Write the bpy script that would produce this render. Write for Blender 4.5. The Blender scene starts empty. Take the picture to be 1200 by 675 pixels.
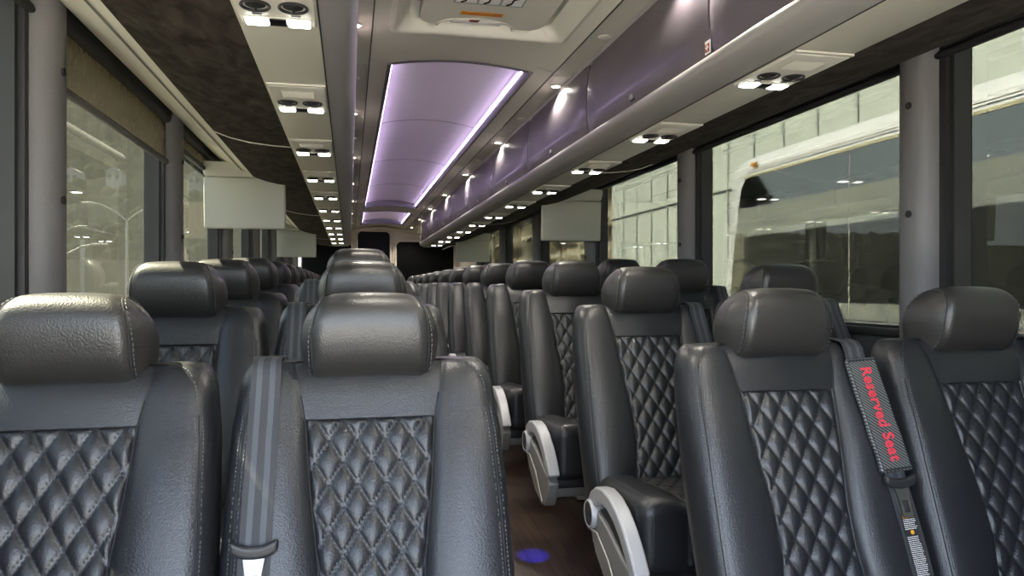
import bpy, math, random
from mathutils import Vector, Matrix
random.seed(7)
PI = math.pi
CZ = 2.45                      # height of the eye above the ground; every z below is measured from the eye
COL = bpy.context.scene.collection

# ------------------------------------------------------------------ helpers
def link(o, parent=None):
    COL.objects.link(o)
    if parent is not None:
        o.parent = parent
    return o

def tag(o, label=None, cat=None, group=None, kind=None):
    if label: o['label'] = label
    if cat: o['category'] = cat
    if group: o['group'] = group
    if kind: o['kind'] = kind
    return o

def empty(name, loc, rz=0.0, label=None, cat=None, group=None):
    o = bpy.data.objects.new(name, None)
    o.empty_display_size = 0.1
    o.location = loc
    o.rotation_euler = (0, 0, rz)
    link(o)
    return tag(o, label, cat, group)

def copy_tree(o, parent=None):
    c = o.copy()
    COL.objects.link(c)
    if parent is not None:
        c.parent = parent
    for ch in list(o.children):
        copy_tree(ch, c)
    return c

def lerp(a, b, t): return a + (b - a) * t
def interp(pts, x):
    if x <= pts[0][0]: return pts[0][1]
    for (a, fa), (b, fb) in zip(pts, pts[1:]):
        if x <= b:
            t = (x - a) / (b - a)
            return fa + (fb - fa) * t
    return pts[-1][1]
def sstep(a, b, x):
    t = max(0.0, min(1.0, (x - a) / (b - a)))
    return t * t * (3 - 2 * t)

class MB:
    def __init__(s):
        s.v = []; s.f = []; s.m = []
    def add(s, vs, fs, mi=0):
        b = len(s.v)
        s.v += [tuple(p) for p in vs]
        for f in fs:
            s.f.append(tuple(i + b for i in f)); s.m.append(mi)
        return s
    def box(s, x0, x1, y0, y1, z0, z1, mi=0):
        v = [(x0,y0,z0),(x1,y0,z0),(x1,y1,z0),(x0,y1,z0),(x0,y0,z1),(x1,y0,z1),(x1,y1,z1),(x0,y1,z1)]
        return s.add(v, [(0,3,2,1),(4,5,6,7),(0,1,5,4),(1,2,6,5),(2,3,7,6),(3,0,4,7)], mi)
    def obox(s, c, ax, ay, az, mi=0):
        """box about c with half-axis vectors"""
        c = Vector(c); ax = Vector(ax); ay = Vector(ay); az = Vector(az)
        v = [c-ax-ay-az, c+ax-ay-az, c+ax+ay-az, c-ax+ay-az, c-ax-ay+az, c+ax-ay+az, c+ax+ay+az, c-ax+ay+az]
        return s.add(v, [(0,3,2,1),(4,5,6,7),(0,1,5,4),(1,2,6,5),(2,3,7,6),(3,0,4,7)], mi)
    def rbox(s, cx, cy, cz, hx, hy, hz, r, seg=3, mid=2, mi=0, fn=None):
        r = min(r, hx*.999, hy*.999, hz*.999)
        def line(h):
            a = [-h + r*(1-math.cos(i/seg*PI/2)) for i in range(seg)]
            a = [-h + r*(i/seg) for i in range(seg)]
            c = [lerp(-h+r, h-r, i/mid) for i in range(mid+1)]
            return a + c + [-q for q in reversed(a)]
        L = [line(hx), line(hy), line(hz)]
        H = (hx, hy, hz)
        idx = {}
        def vert(p):
            k = (round(p[0],6), round(p[1],6), round(p[2],6))
            if k in idx: return idx[k]
            q = Vector([max(-(H[i]-r), min(H[i]-r, p[i])) for i in range(3)])
            d = Vector(p) - q
            if d.length > 1e-9:
                # even out arc spacing
                w = q + d.normalized()*r
            else: w = q
            if fn: w = Vector(fn(w))
            s.v.append((w.x+cx, w.y+cy, w.z+cz))
            idx[k] = len(s.v)-1
            return idx[k]
        for a in range(3):
            b, c = (a+1) % 3, (a+2) % 3
            for sg in (-1, 1):
                for i in range(len(L[b])-1):
                    for j in range(len(L[c])-1):
                        q = []
                        for (ii, jj) in ((i,j),(i+1,j),(i+1,j+1),(i,j+1)):
                            p = [0,0,0]; p[a] = sg*H[a]; p[b] = L[b][ii]; p[c] = L[c][jj]
                            q.append(vert(p))
                        if sg < 0: q.reverse()
                        if len(set(q)) >= 3:
                            s.f.append(tuple(dict.fromkeys(q))); s.m.append(mi)
        return s
    def prism(s, poly, axis, a0, a1, mi=0):
        """closed polygon extruded along an axis. poly in the other two axes (cyclic order)"""
        n = len(poly)
        def P(p, a):
            if axis == 'x': return (a, p[0], p[1])
            if axis == 'y': return (p[0], a, p[1])
            return (p[0], p[1], a)
        v = [P(p, a0) for p in poly] + [P(p, a1) for p in poly]
        f = [tuple(range(n))[::-1], tuple(range(n, 2*n))]
        for i in range(n):
            j = (i+1) % n
            f.append((i, j, j+n, i+n))
        return s.add(v, f, mi)
    def strip(s, pts, y0, y1, th, mi=0, ny=1):
        """open (x,z) profile swept along y, given a thickness th to its left"""
        n = len(pts); off = []
        for i in range(n):
            a = pts[max(0, i-1)]; b = pts[min(n-1, i+1)]
            dx, dz = b[0]-a[0], b[1]-a[1]
            l = math.hypot(dx, dz) or 1
            off.append((pts[i][0]-dz/l*th, pts[i][1]+dx/l*th))
        loop = list(pts) + off[::-1]
        m = len(loop)
        v = []
        for k in range(ny+1):
            y = lerp(y0, y1, k/ny)
            v += [(p[0], y, p[1]) for p in loop]
        f = []
        for k in range(ny):
            for i in range(m):
                j = (i+1) % m
                f.append((k*m+i, k*m+j, (k+1)*m+j, (k+1)*m+i))
        f.append(tuple(range(m))[::-1]); f.append(tuple(range(ny*m, ny*m+m)))
        for e in (0, ny):
            pass
        return s.add(v, f, mi)
    def tube(s, path, r, n=10, mi=0, cap=True):
        path = [Vector(p) for p in path]
        rs = r if isinstance(r, (list, tuple)) else [r]*len(path)
        t0 = (path[1]-path[0]).normalized()
        ref = Vector((0,0,1)) if abs(t0.z) < .9 else Vector((1,0,0))
        u = t0.cross(ref).normalized()
        v = []
        for i, p in enumerate(path):
            a = path[max(0, i-1)]; b = path[min(len(path)-1, i+1)]
            t = (b-a).normalized()
            u = (u - t*u.dot(t)).normalized()
            w = t.cross(u)
            for k in range(n):
                an = 2*PI*k/n
                v.append(p + (u*math.cos(an) + w*math.sin(an))*rs[i])
        f = []
        for i in range(len(path)-1):
            for k in range(n):
                l = (k+1) % n
                f.append((i*n+k, i*n+l, (i+1)*n+l, (i+1)*n+k))
        if cap:
            f.append(tuple(range(n))[::-1]); b = (len(path)-1)*n
            f.append(tuple(range(b, b+n)))
        return s.add(v, f, mi)
    def lathe(s, prof, c, axis='z', n=24, mi=0, sx=1, sy=1):
        """prof: (radius, height) list"""
        v = []
        for (r, h) in prof:
            for k in range(n):
                an = 2*PI*k/n
                a, b = r*math.cos(an)*sx, r*math.sin(an)*sy
                if axis == 'z': q = (a, b, h)
                elif axis == 'x': q = (h, a, b)
                else: q = (b, h, a)
                v.append((q[0]+c[0], q[1]+c[1], q[2]+c[2]))
        f = []
        for i in range(len(prof)-1):
            for k in range(n):
                l = (k+1) % n
                f.append((i*n+k, i*n+l, (i+1)*n+l, (i+1)*n+k))
        f.append(tuple(range(n))[::-1]); b = (len(prof)-1)*n
        f.append(tuple(range(b, b+n)))
        return s.add(v, f, mi)
    def grid(s, P, closed_u=False, mi=0, flip=False):
        """P[i][j] points"""
        m, n = len(P), len(P[0])
        v = [p for row in P for p in row]
        f = []
        for i in range(m-1):
            for j in range(n if closed_u else n-1):
                k = (j+1) % n
                q = (i*n+j, i*n+k, (i+1)*n+k, (i+1)*n+j)
                f.append(q[::-1] if flip else q)
        return s.add(v, f, mi)
    def build(s, name, mats, parent=None, smooth=True, angle=40):
        me = bpy.data.meshes.new(name)
        me.from_pydata(s.v, [], s.f)
        if not isinstance(mats, (list, tuple)): mats = [mats]
        for m in mats: me.materials.append(m)
        me.polygons.foreach_set('material_index', s.m)
        import bmesh
        bm = bmesh.new(); bm.from_mesh(me)
        bmesh.ops.remove_doubles(bm, verts=bm.verts, dist=1e-6)
        bmesh.ops.recalc_face_normals(bm, faces=bm.faces)
        bm.to_mesh(me); bm.free()
        if smooth:
            me.polygons.foreach_set('use_smooth', [True]*len(me.polygons))
            me.set_sharp_from_angle(angle=math.radians(angle))
        me.update()
        o = bpy.data.objects.new(name, me)
        return link(o, parent)

# ------------------------------------------------------------------ materials
def newmat(name):
    m = bpy.data.materials.new(name); m.use_nodes = True
    nt = m.node_tree
    return m, nt, nt.nodes, nt.links, nt.nodes['Principled BSDF']

def mat(name, col, rough=.5, metal=0.0, var=0.0, vscale=8, bump=0.0, bscale=200, spec=.5, coat=0.0, vstretch=None):
    m, nt, N, L, P = newmat(name)
    P.inputs['Base Color'].default_value = (*col, 1)
    P.inputs['Roughness'].default_value = rough
    P.inputs['Metallic'].default_value = metal
    P.inputs['Specular IOR Level'].default_value = spec
    P.inputs['Coat Weight'].default_value = coat
    tc = N.new('ShaderNodeTexCoord')
    if var:
        mp = N.new('ShaderNodeMapping')
        if vstretch: mp.inputs['Scale'].default_value = vstretch
        nz = N.new('ShaderNodeTexNoise'); nz.inputs['Scale'].default_value = vscale; nz.inputs['Detail'].default_value = 5
        cr = N.new('ShaderNodeValToRGB')
        cr.color_ramp.elements[0].position = .3; cr.color_ramp.elements[1].position = .7
        cr.color_ramp.elements[0].color = (*[c*(1-var) for c in col], 1)
        cr.color_ramp.elements[1].color = (*[min(1, c*(1+var)) for c in col], 1)
        L.new(tc.outputs['Object'], mp.inputs[0]); L.new(mp.outputs[0], nz.inputs[0])
        L.new(nz.outputs[0], cr.inputs[0]); L.new(cr.outputs[0], P.inputs['Base Color'])
    if bump:
        nb = N.new('ShaderNodeTexNoise'); nb.inputs['Scale'].default_value = bscale; nb.inputs['Detail'].default_value = 3
        bp = N.new('ShaderNodeBump'); bp.inputs['Strength'].default_value = bump; bp.inputs['Distance'].default_value = .002
        L.new(tc.outputs['Object'], nb.inputs[0]); L.new(nb.outputs[0], bp.inputs['Height'])
        L.new(bp.outputs[0], P.inputs['Normal'])
    return m

def leather(name, col, rough=.42):
    m, nt, N, L, P = newmat(name)
    tc = N.new('ShaderNodeTexCoord')
    vo = N.new('ShaderNodeTexVoronoi'); vo.inputs['Scale'].default_value = 360
    vo.feature = 'SMOOTH_F1'
    nz = N.new('ShaderNodeTexNoise'); nz.inputs['Scale'].default_value = 90; nz.inputs['Detail'].default_value = 4
    mx = N.new('ShaderNodeMix'); mx.data_type = 'FLOAT'; mx.inputs[0].default_value = .35
    L.new(tc.outputs['Object'], vo.inputs[0]); L.new(tc.outputs['Object'], nz.inputs[0])
    L.new(vo.outputs['Distance'], mx.inputs[2]); L.new(nz.outputs[0], mx.inputs[3])
    bp = N.new('ShaderNodeBump'); bp.inputs['Strength'].default_value = .55; bp.inputs['Distance'].default_value = .0012
    L.new(mx.outputs[0], bp.inputs['Height']); L.new(bp.outputs[0], P.inputs['Normal'])
    P.inputs['Base Color'].default_value = (*col, 1)
    P.inputs['Roughness'].default_value = rough
    P.inputs['Specular IOR Level'].default_value = .5
    return m

def emit(name, col, s):
    m, nt, N, L, P = newmat(name)
    P.inputs['Base Color'].default_value = (.8,.8,.8,1)
    P.inputs['Emission Color'].default_value = (*col, 1)
    P.inputs['Emission Strength'].default_value = s
    return m

def glass(name, tint, ior=1.5, refl=1.0, dirt=0.0):
    m, nt, N, L, P = newmat(name)
    N.remove(P)
    out = N['Material Output']
    tr = N.new('ShaderNodeBsdfTransparent'); tr.inputs[0].default_value = (*tint, 1)
    gl = N.new('ShaderNodeBsdfGlossy'); gl.inputs['Roughness'].default_value = .01
    gl.inputs[0].default_value = (refl, refl, refl, 1)
    lw = N.new('ShaderNodeLayerWeight'); lw.inputs[0].default_value = .5
    pw = N.new('ShaderNodeMath'); pw.operation = 'POWER'; pw.inputs[1].default_value = 4.5
    fr = N.new('ShaderNodeMath'); fr.operation = 'MULTIPLY_ADD'; fr.inputs[1].default_value = .8; fr.inputs[2].default_value = .03
    L.new(lw.outputs['Facing'], pw.inputs[0]); L.new(pw.outputs[0], fr.inputs[0])
    mx = N.new('ShaderNodeMixShader')
    L.new(fr.outputs[0], mx.inputs[0]); L.new(tr.outputs[0], mx.inputs[1]); L.new(gl.outputs[0], mx.inputs[2])
    last = mx
    if dirt:
        df = N.new('ShaderNodeBsdfDiffuse'); df.inputs[0].default_value = (.62,.64,.55,1)
        tl = N.new('ShaderNodeBsdfTranslucent'); tl.inputs[0].default_value = (.62,.64,.55,1)
        m2 = N.new('ShaderNodeMixShader'); m2.inputs[0].default_value = .8
        L.new(df.outputs[0], m2.inputs[1]); L.new(tl.outputs[0], m2.inputs[2])
        tc = N.new('ShaderNodeTexCoord'); mp = N.new('ShaderNodeMapping'); mp.inputs['Scale'].default_value = (1, 22, 1.3)
        nz = N.new('ShaderNodeTexNoise'); nz.inputs['Scale'].default_value = 5; nz.inputs['Detail'].default_value = 6
        mr = N.new('ShaderNodeMapRange'); mr.inputs[1].default_value = .2; mr.inputs[2].default_value = .8
        mr.inputs[3].default_value = dirt*.6; mr.inputs[4].default_value = dirt*1.4
        L.new(tc.outputs['Object'], mp.inputs[0]); L.new(mp.outputs[0], nz.inputs[0]); L.new(nz.outputs[0], mr.inputs[0])
        m3 = N.new('ShaderNodeMixShader')
        L.new(mr.outputs[0], m3.inputs[0]); L.new(last.outputs[0], m3.inputs[1]); L.new(m2.outputs[0], m3.inputs[2])
        last = m3
    L.new(last.outputs[0], out.inputs[0])
    return m

M = {}
M['leather'] = leather('black_leather', (.0135,.0143,.0165), .38)
M['leather_smooth'] = leather('black_leather_headrest', (.025,.0238,.0225), .37)
M['thread'] = mat('grey_thread', (.012,.012,.013), .8)
M['thread_l'] = mat('pale_thread', (.08,.08,.085), .8)
M['belt'] = mat('belt_webbing', (.028,.029,.032), .7, bump=.3, bscale=900)
M['belt_l'] = mat('belt_webbing_stripe', (.055,.06,.07), .6, bump=.3, bscale=900)
M['blackplastic'] = mat('black_plastic', (.02,.02,.022), .45, bump=.15, bscale=300)
M['chrome'] = mat('brushed_steel', (.26,.255,.235), .42, 1)
M['silver'] = mat('silver_plastic', (.40,.40,.41), .42, .15, bump=.05, bscale=400)
M['silver_d'] = mat('grey_side_plastic', (.20,.195,.185), .45, .1)
M['darkslot'] = mat('dark_slot', (.012,.012,.012), .7)
M['floor'] = None
M['cream'] = mat('cream_panel', (.64,.62,.55), .5, var=.03, vscale=3, bump=.12, bscale=350)
M['cream2'] = mat('grey_cream_panel', (.52,.505,.44), .45, var=.03, vscale=3, bump=.1, bscale=350)
M['seam'] = mat('panel_seam', (.16,.15,.14), .6)
M['edge'] = mat('pale_panel_edge', (.55,.52,.45), .5)
M['rearcream'] = mat('rear_cream', (.66,.60,.49), .55, var=.03)
M['cove'] = mat('cove_panel', (.80,.74,.74), .6, var=.02, vscale=4)
M['covelip'] = mat('cove_lip', (.15,.145,.16), .5)
M['rail'] = mat('rail_satin', (.36,.35,.34), .32, .25)
M['door'] = mat('bin_door', (.125,.105,.125), .40, .2, var=.05, vscale=3, coat=.15)
M['pillar'] = mat('pillar_grey', (.155,.148,.148), .55, bump=.35, bscale=420, var=.06, vscale=200)
M['gasket'] = mat('black_rubber', (.018,.018,.018), .5)
M['wallgrey'] = mat('sidewall_grey', (.055,.055,.058), .8, bump=.3, bscale=300)
M['monitor'] = mat('monitor_cream', (.46,.46,.40), .5, bump=.06, bscale=300)
M['outer'] = mat('white_coachwork', (.80,.80,.80), .25, coat=.3)
M['black'] = mat('black_glass', (.002,.002,.002), .4, spec=.1)
M['led'] = emit('led_strip', (.74,.58,1.0), 7)
M['led2'] = emit('led_strip_violet', (.66,.48,1.0), .30)  # faint violet glow for the gap fill beside the strips
M['lens'] = emit('lit_lens', (1.0,.97,.88), 7)
M['dl'] = emit('lit_downlight', (1.0,.95,.82), 14)
M['red'] = mat('red_plastic', (.35,.03,.03), .4)
M['orange'] = mat('orange_label', (.75,.33,.02), .5)
M['teal'] = mat('hatch_sticker', (.30,.36,.34), .5)
M['white'] = mat('white_print', (.8,.8,.78), .5)
M['glassL'] = glass('tinted_glass_dusty', (.44,.445,.41), dirt=.010)
M['glassR'] = glass('tinted_glass', (.146,.151,.142), dirt=.004)
M['glassC'] = glass('clear_glass', (.95,.97,.96))
M['ext_dark'] = mat('coach_dark_glass', (.80,.79,.72), .03, metal=1)

def suede():
    m, nt, N, L, P = newmat('brown_black_suede')
    tc = N.new('ShaderNodeTexCoord'); mp = N.new('ShaderNodeMapping'); mp.inputs['Scale'].default_value = (1, .5, 1)
    nz = N.new('ShaderNodeTexNoise'); nz.inputs['Scale'].default_value = 22; nz.inputs['Detail'].default_value = 9; nz.inputs['Distortion'].default_value = .7
    cr = N.new('ShaderNodeValToRGB')
    cr.color_ramp.elements[0].position = .36; cr.color_ramp.elements[0].color = (.022,.018,.0145,1)
    cr.color_ramp.elements[1].position = .758; cr.color_ramp.elements[1].color = (.072,.060,.050,1)
    L.new(tc.outputs['Object'], mp.inputs[0]); L.new(mp.outputs[0], nz.inputs[0]); L.new(nz.outputs[0], cr.inputs[0])
    L.new(cr.outputs[0], P.inputs['Base Color'])
    P.inputs['Roughness'].default_value = .95
    P.inputs['Specular IOR Level'].default_value = .1
    return m
M['suede'] = suede()

def planks():
    m, nt, N, L, P = newmat('dark_wood_floor')
    tc = N.new('ShaderNodeTexCoord')
    mp = N.new('ShaderNodeMapping'); mp.inputs['Rotation'].default_value = (0,0,PI/2)
    br = N.new('ShaderNodeTexBrick'); br.inputs['Scale'].default_value = 1
    br.inputs['Brick Width'].default_value = .9; br.inputs['Row Height'].default_value = .11; br.inputs['Mortar Size'].default_value = .0018
    br.inputs['Color1'].default_value = (.050,.034,.026,1); br.inputs['Color2'].default_value = (.085,.060,.045,1); br.inputs['Mortar'].default_value = (.015,.01,.008,1)
    m2 = N.new('ShaderNodeMapping'); m2.inputs['Scale'].default_value = (30, 2, 1)
    nz = N.new('ShaderNodeTexNoise'); nz.inputs['Scale'].default_value = 2; nz.inputs['Detail'].default_value = 8
    mx = N.new('ShaderNodeMix'); mx.data_type = 'RGBA'; mx.blend_type = 'MULTIPLY'; mx.inputs[0].default_value = .9
    cr = N.new('ShaderNodeValToRGB'); cr.color_ramp.elements[0].position = .3; cr.color_ramp.elements[0].color = (.45,.42,.4,1); cr.color_ramp.elements[1].color = (1.5,1.4,1.3,1)
    L.new(tc.outputs['Object'], mp.inputs[0]); L.new(mp.outputs[0], br.inputs[0])
    L.new(tc.outputs['Object'], m2.inputs[0]); L.new(m2.outputs[0], nz.inputs[0]); L.new(nz.outputs[0], cr.inputs[0])
    L.new(br.outputs[0], mx.inputs[6]); L.new(cr.outputs[0], mx.inputs[7]); L.new(mx.outputs[2], P.inputs['Base Color'])
    P.inputs['Roughness'].default_value = .38
    return m
M['floor'] = planks()

def carbon():
    m, nt, N, L, P = newmat('carbon_weave')
    tc = N.new('ShaderNodeTexCoord')
    mp = N.new('ShaderNodeMapping'); mp.inputs['Rotation'].default_value = (0, math.radians(50), 0)
    wv = N.new('ShaderNodeTexWave'); wv.inputs['Scale'].default_value = 55; wv.bands_direction = 'X'
    cr = N.new('ShaderNodeValToRGB'); cr.color_ramp.elements[0].position = .4; cr.color_ramp.elements[1].position = .75
    cr.color_ramp.elements[0].color = (.016,.017,.018,1); cr.color_ramp.elements[1].color = (.15,.16,.165,1)
    L.new(tc.outputs['Object'], mp.inputs[0]); L.new(mp.outputs[0], wv.inputs[0]); L.new(wv.outputs[0], cr.inputs[0]); L.new(cr.outputs[0], P.inputs['Base Color'])
    P.inputs['Roughness'].default_value = .35
    return m
M['carbon'] = carbon()

def blindfabric():
    m, nt, N, L, P = newmat('blind_mesh_fabric')
    N.remove(P); out = N['Material Output']
    tr = N.new('ShaderNodeBsdfTransparent'); tr.inputs[0].default_value = (.55,.50,.42,1)
    tl = N.new('ShaderNodeBsdfTranslucent'); tl.inputs[0].default_value = (.30,.26,.20,1)
    df = N.new('ShaderNodeBsdfDiffuse'); df.inputs[0].default_value = (.12,.10,.08,1)
    a = N.new('ShaderNodeMixShader'); a.inputs[0].default_value = .8
    b = N.new('ShaderNodeMixShader')
    tc = N.new('ShaderNodeTexCoord'); mp = N.new('ShaderNodeMapping'); mp.inputs['Scale'].default_value = (1, 10, 1.5)
    nz = N.new('ShaderNodeTexNoise'); nz.inputs['Scale'].default_value = 12; nz.inputs['Detail'].default_value = 5
    mr = N.new('ShaderNodeMapRange'); mr.inputs[1].default_value = .3; mr.inputs[2].default_value = .7; mr.inputs[3].default_value = .30; mr.inputs[4].default_value = .75
    L.new(tc.outputs['Object'], mp.inputs[0]); L.new(mp.outputs[0], nz.inputs[0]); L.new(nz.outputs[0], mr.inputs[0])
    L.new(df.outputs[0], a.inputs[1]); L.new(tl.outputs[0], a.inputs[2])
    L.new(mr.outputs[0], b.inputs[0]); L.new(tr.outputs[0], b.inputs[1]); L.new(a.outputs[0], b.inputs[2])
    L.new(b.outputs[0], out.inputs[0])
    return m
M['blind'] = blindfabric()

# ------------------------------------------------------------------ layout constants
XC = .455                       # centre plane of the coach
XL, XR = -.80, 1.71             # glass planes
Y0, Y1 = -.6, 11.5
def mirx(x, side): return x if side > 0 else 2*XC - x     # profiles are written for the right-hand side
HEADTOP = 1.12
def rise(y):                     # height of the headrest tops over the eye: the floor climbs over the first rows
    return interp([(-2,-.01),(1.4,-.008),(2.12,.060),(2.88,.108),(3.6,.138),(4.5,.152),(6,.165),(12,.170)], y)
def floor_z(y): return rise(y) - HEADTOP

# ------------------------------------------------------------------ the setting
def struct(mb, name, mats, parent=None, smooth=True, angle=40):
    o = mb.build(name, mats, parent, smooth, angle)
    if parent is None: o['kind'] = 'structure'
    return o

mb = MB(); ys = [Y0, 1.4, 2.12, 2.88, 3.6, 4.5, 6, Y1]
for a, b in zip(ys, ys[1:]):
    mb.add([(XL,a,floor_z(a)),(XR,a,floor_z(a)),(XR,b,floor_z(b)),(XL,b,floor_z(b)),
            (XL,a,floor_z(a)-.06),(XR,a,floor_z(a)-.06),(XR,b,floor_z(b)-.06),(XL,b,floor_z(b)-.06)],
           [(0,1,2,3),(7,6,5,4),(0,4,5,1),(3,2,6,7),(0,3,7,4),(1,5,6,2)])
struct(mb, 'floor', M['floor'], smooth=False)

SILL, WTOP = -.15, .74
PIL = {-1: [-.62, .6, 2.04, 3.38, 4.76, 6.14, 7.52, 8.90, 10.28], 1: [-.62, .36, 1.885, 3.43, 4.94, 6.46, 7.98, 9.5]}
wn = 0
for side, sn in ((-1, 'left'), (1, 'right')):
    def X(x): return mirx(x, side)
    # lower side wall and its outer skin, sill
    mb = MB()
    xi, xo = X(1.66), X(1.76)
    mb.box(min(xi,xo), max(xi,xo), Y0, Y1, -1.35, SILL)
    w = struct(mb, 'wall_'+sn, M['wallgrey'], smooth=False)
    mb = MB(); a, b = sorted((X(1.763), X(1.79)))
    mb.box(a, b, Y0, Y1+.05, -2.1, SILL-.02)
    mb.build('outer_skin', M['outer'], w, smooth=False)
    mb = MB(); a, b = sorted((X(1.64), X(1.75)))
    mb.rbox((a+b)/2, (Y0+Y1)/2, SILL+.01, (b-a)/2, (Y1-Y0)/2, .013, .01)
    mb.build('sill', M['gasket'], w)
    # header above the windows
    mb = MB(); a, b = sorted((X(1.70), X(1.78)))
    mb.box(a, b, Y0, Y1, WTOP, 1.12)
    struct(mb, 'trim_1' if side < 0 else 'trim_2', M['outer'], smooth=False)
    # pillars
    for py in PIL[side]:
        root = empty('window_pillar', (X(1.66), py, SILL))
        root['kind'] = 'structure'
        mb = MB(); P = []
        for iz in range(7):
            z = lerp(SILL-.9, .75, iz/6) - SILL
            row = []
            for k in range(17):
                an = PI*k/16
                e = .8
                cx_ = math.copysign(abs(math.cos(an))**e, math.cos(an))
                sx_ = math.sin(an)**e
                row.append((-side*(-.03 + .085*sx_), .066*cx_, z))
            row += [(side*.08, -.066, z), (side*.08, .066, z)]
            P.append(row)
        mb.grid(P, closed_u=True)
        mb.build('column', M['pillar'], root)
        for bz in (.535, .217):
            if py < 7:
                mb = MB(); mb.lathe([(.0,-.001),(.008,-.001),(.0105,.002),(.0105,.006),(0,.006)], (0,0,0), axis='x', n=16)
                o = mb.build('bolt', M['darkslot'], root)
                o.location = (-side*.0545, -.012, bz-SILL)
                o.rotation_euler = (0, 0, 0 if side < 0 else PI)
    # windows
    pl = PIL[side]
    for i in range(len(pl)):
        a = pl[i] + .07
        b = (pl[i+1] - .07) if i+1 < len(pl) else Y1 - .15
        if a > Y1-.3: continue
        if side > 0 and i == len(pl)-1:
            mb = MB(); mb.box(X(1.68), X(1.74), a-.02, Y1, SILL, WTOP+.02)
            struct(mb, 'trim_4', M['rearcream'], smooth=False)
            continue
        wn += 1
        mb = MB(); gx = X(1.73)
        mb.box(min(gx, gx+side*.006), max(gx, gx+side*.006), a-.01, b+.01, SILL-.01, WTOP)
        wo = struct(mb, 'window_%d' % wn, (M['glassC'] if a < 0 else M['glassL']) if side < 0 else M['glassR'], smooth=False)  # unseen first left pane left untinted to brighten the near seats
        mb = MB()
        x0_, x1_ = sorted((X(1.66), X(1.74)))
        for (ya, yb) in ((a-.005, a+.018), (b-.018, b+.005)):
            mb.box(x0_, x1_, ya, yb, SILL, WTOP)
            xa, xb = sorted((X(1.675), X(1.735)))
            d = .016 if ya < (a+b)/2 else -.016
            mb.box(xa, xb, min(ya, ya+d)+.0, max(yb, yb+d), SILL, WTOP)
        xa, xb = sorted((X(1.69), X(1.74)))
        mb.box(xa, xb, a, b, SILL, SILL+.03)
        mb.box(xa, xb, a, b, WTOP-.05, WTOP)
        mb.build('gasket', M['gasket'], wo, smooth=False)

# roof skin
mb = MB()
arc = [(XC + 1.31*math.cos(t), .98 + .26*math.sin(t)) for t in [PI*k/24 for k in range(25)]]
mb.strip([(XC+1.31,.72)] + arc + [(XC-1.31,.72)], Y0-.05, Y1+.1, -.02)
roof_outer = struct(mb, 'roof', M['outer'])

# ceiling
def zc(x): return .900 + .045*(1-((x-XC)/.38)**2)
def prof(x0, x1, n=14): return [(lerp(x0,x1,i/n), zc(lerp(x0,x1,i/n))) for i in range(n+1)]
HX0, HX1, HY0, HY1 = .15, .76, 1.55, 2.66           # hatch opening
CX0, CX1 = .165, .745
COVES = [(3.05, 8.62), (9.15, 10.95)]
mb = MB()
mb.strip(prof(.078, .15), Y0, Y1, .012); mb.strip(prof(.76, .832), Y0, Y1, .012)
mb.strip(prof(.15, .76), Y0, HY0, .012)
mb.strip(prof(.15, .76), HY1, COVES[0][0], .012)
mb.strip(prof(.15, .76), COVES[0][1], COVES[1][0], .012)
mb.strip(prof(.15, .76), COVES[1][1], Y1, .012)
ceil = struct(mb, 'ceiling', M['cream'])
for s in (-1, 1):
    mb = MB(); a, b = sorted((mirx(.836, s), mirx(.955, s)))
    mb.strip([(a,.9),(b,.9)], Y0, Y1, .012)
    mb.build('side_panel', M['cream2'], ceil)
    mb = MB()
    a = mirx(.834, s)
    mb.box(a-.0022, a+.0022, Y0, Y1, .8975, .91)
    mb.build('seam', M['gasket'], ceil, smooth=False)
mb = MB()
for y in (.4, 1.4, 2.98, 4.25, 5.45, 6.65, 7.85, 8.9, 9.6, 10.6):
    mb.strip([(p[0], p[1]-.0012) for p in prof(.078,.15,4)], y, y+.004, .004)
    mb.strip([(p[0], p[1]-.0012) for p in prof(.76,.832,4)], y, y+.004, .004)
    mb.box(mirx(.955,-1), mirx(.836,-1), y+.05, y+.054, .8985, .902)
    mb.box(.836, .955, y+.05, y+.054, .8985, .902)
mb.build('seam', M['edge'], ceil, smooth=False)

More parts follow.
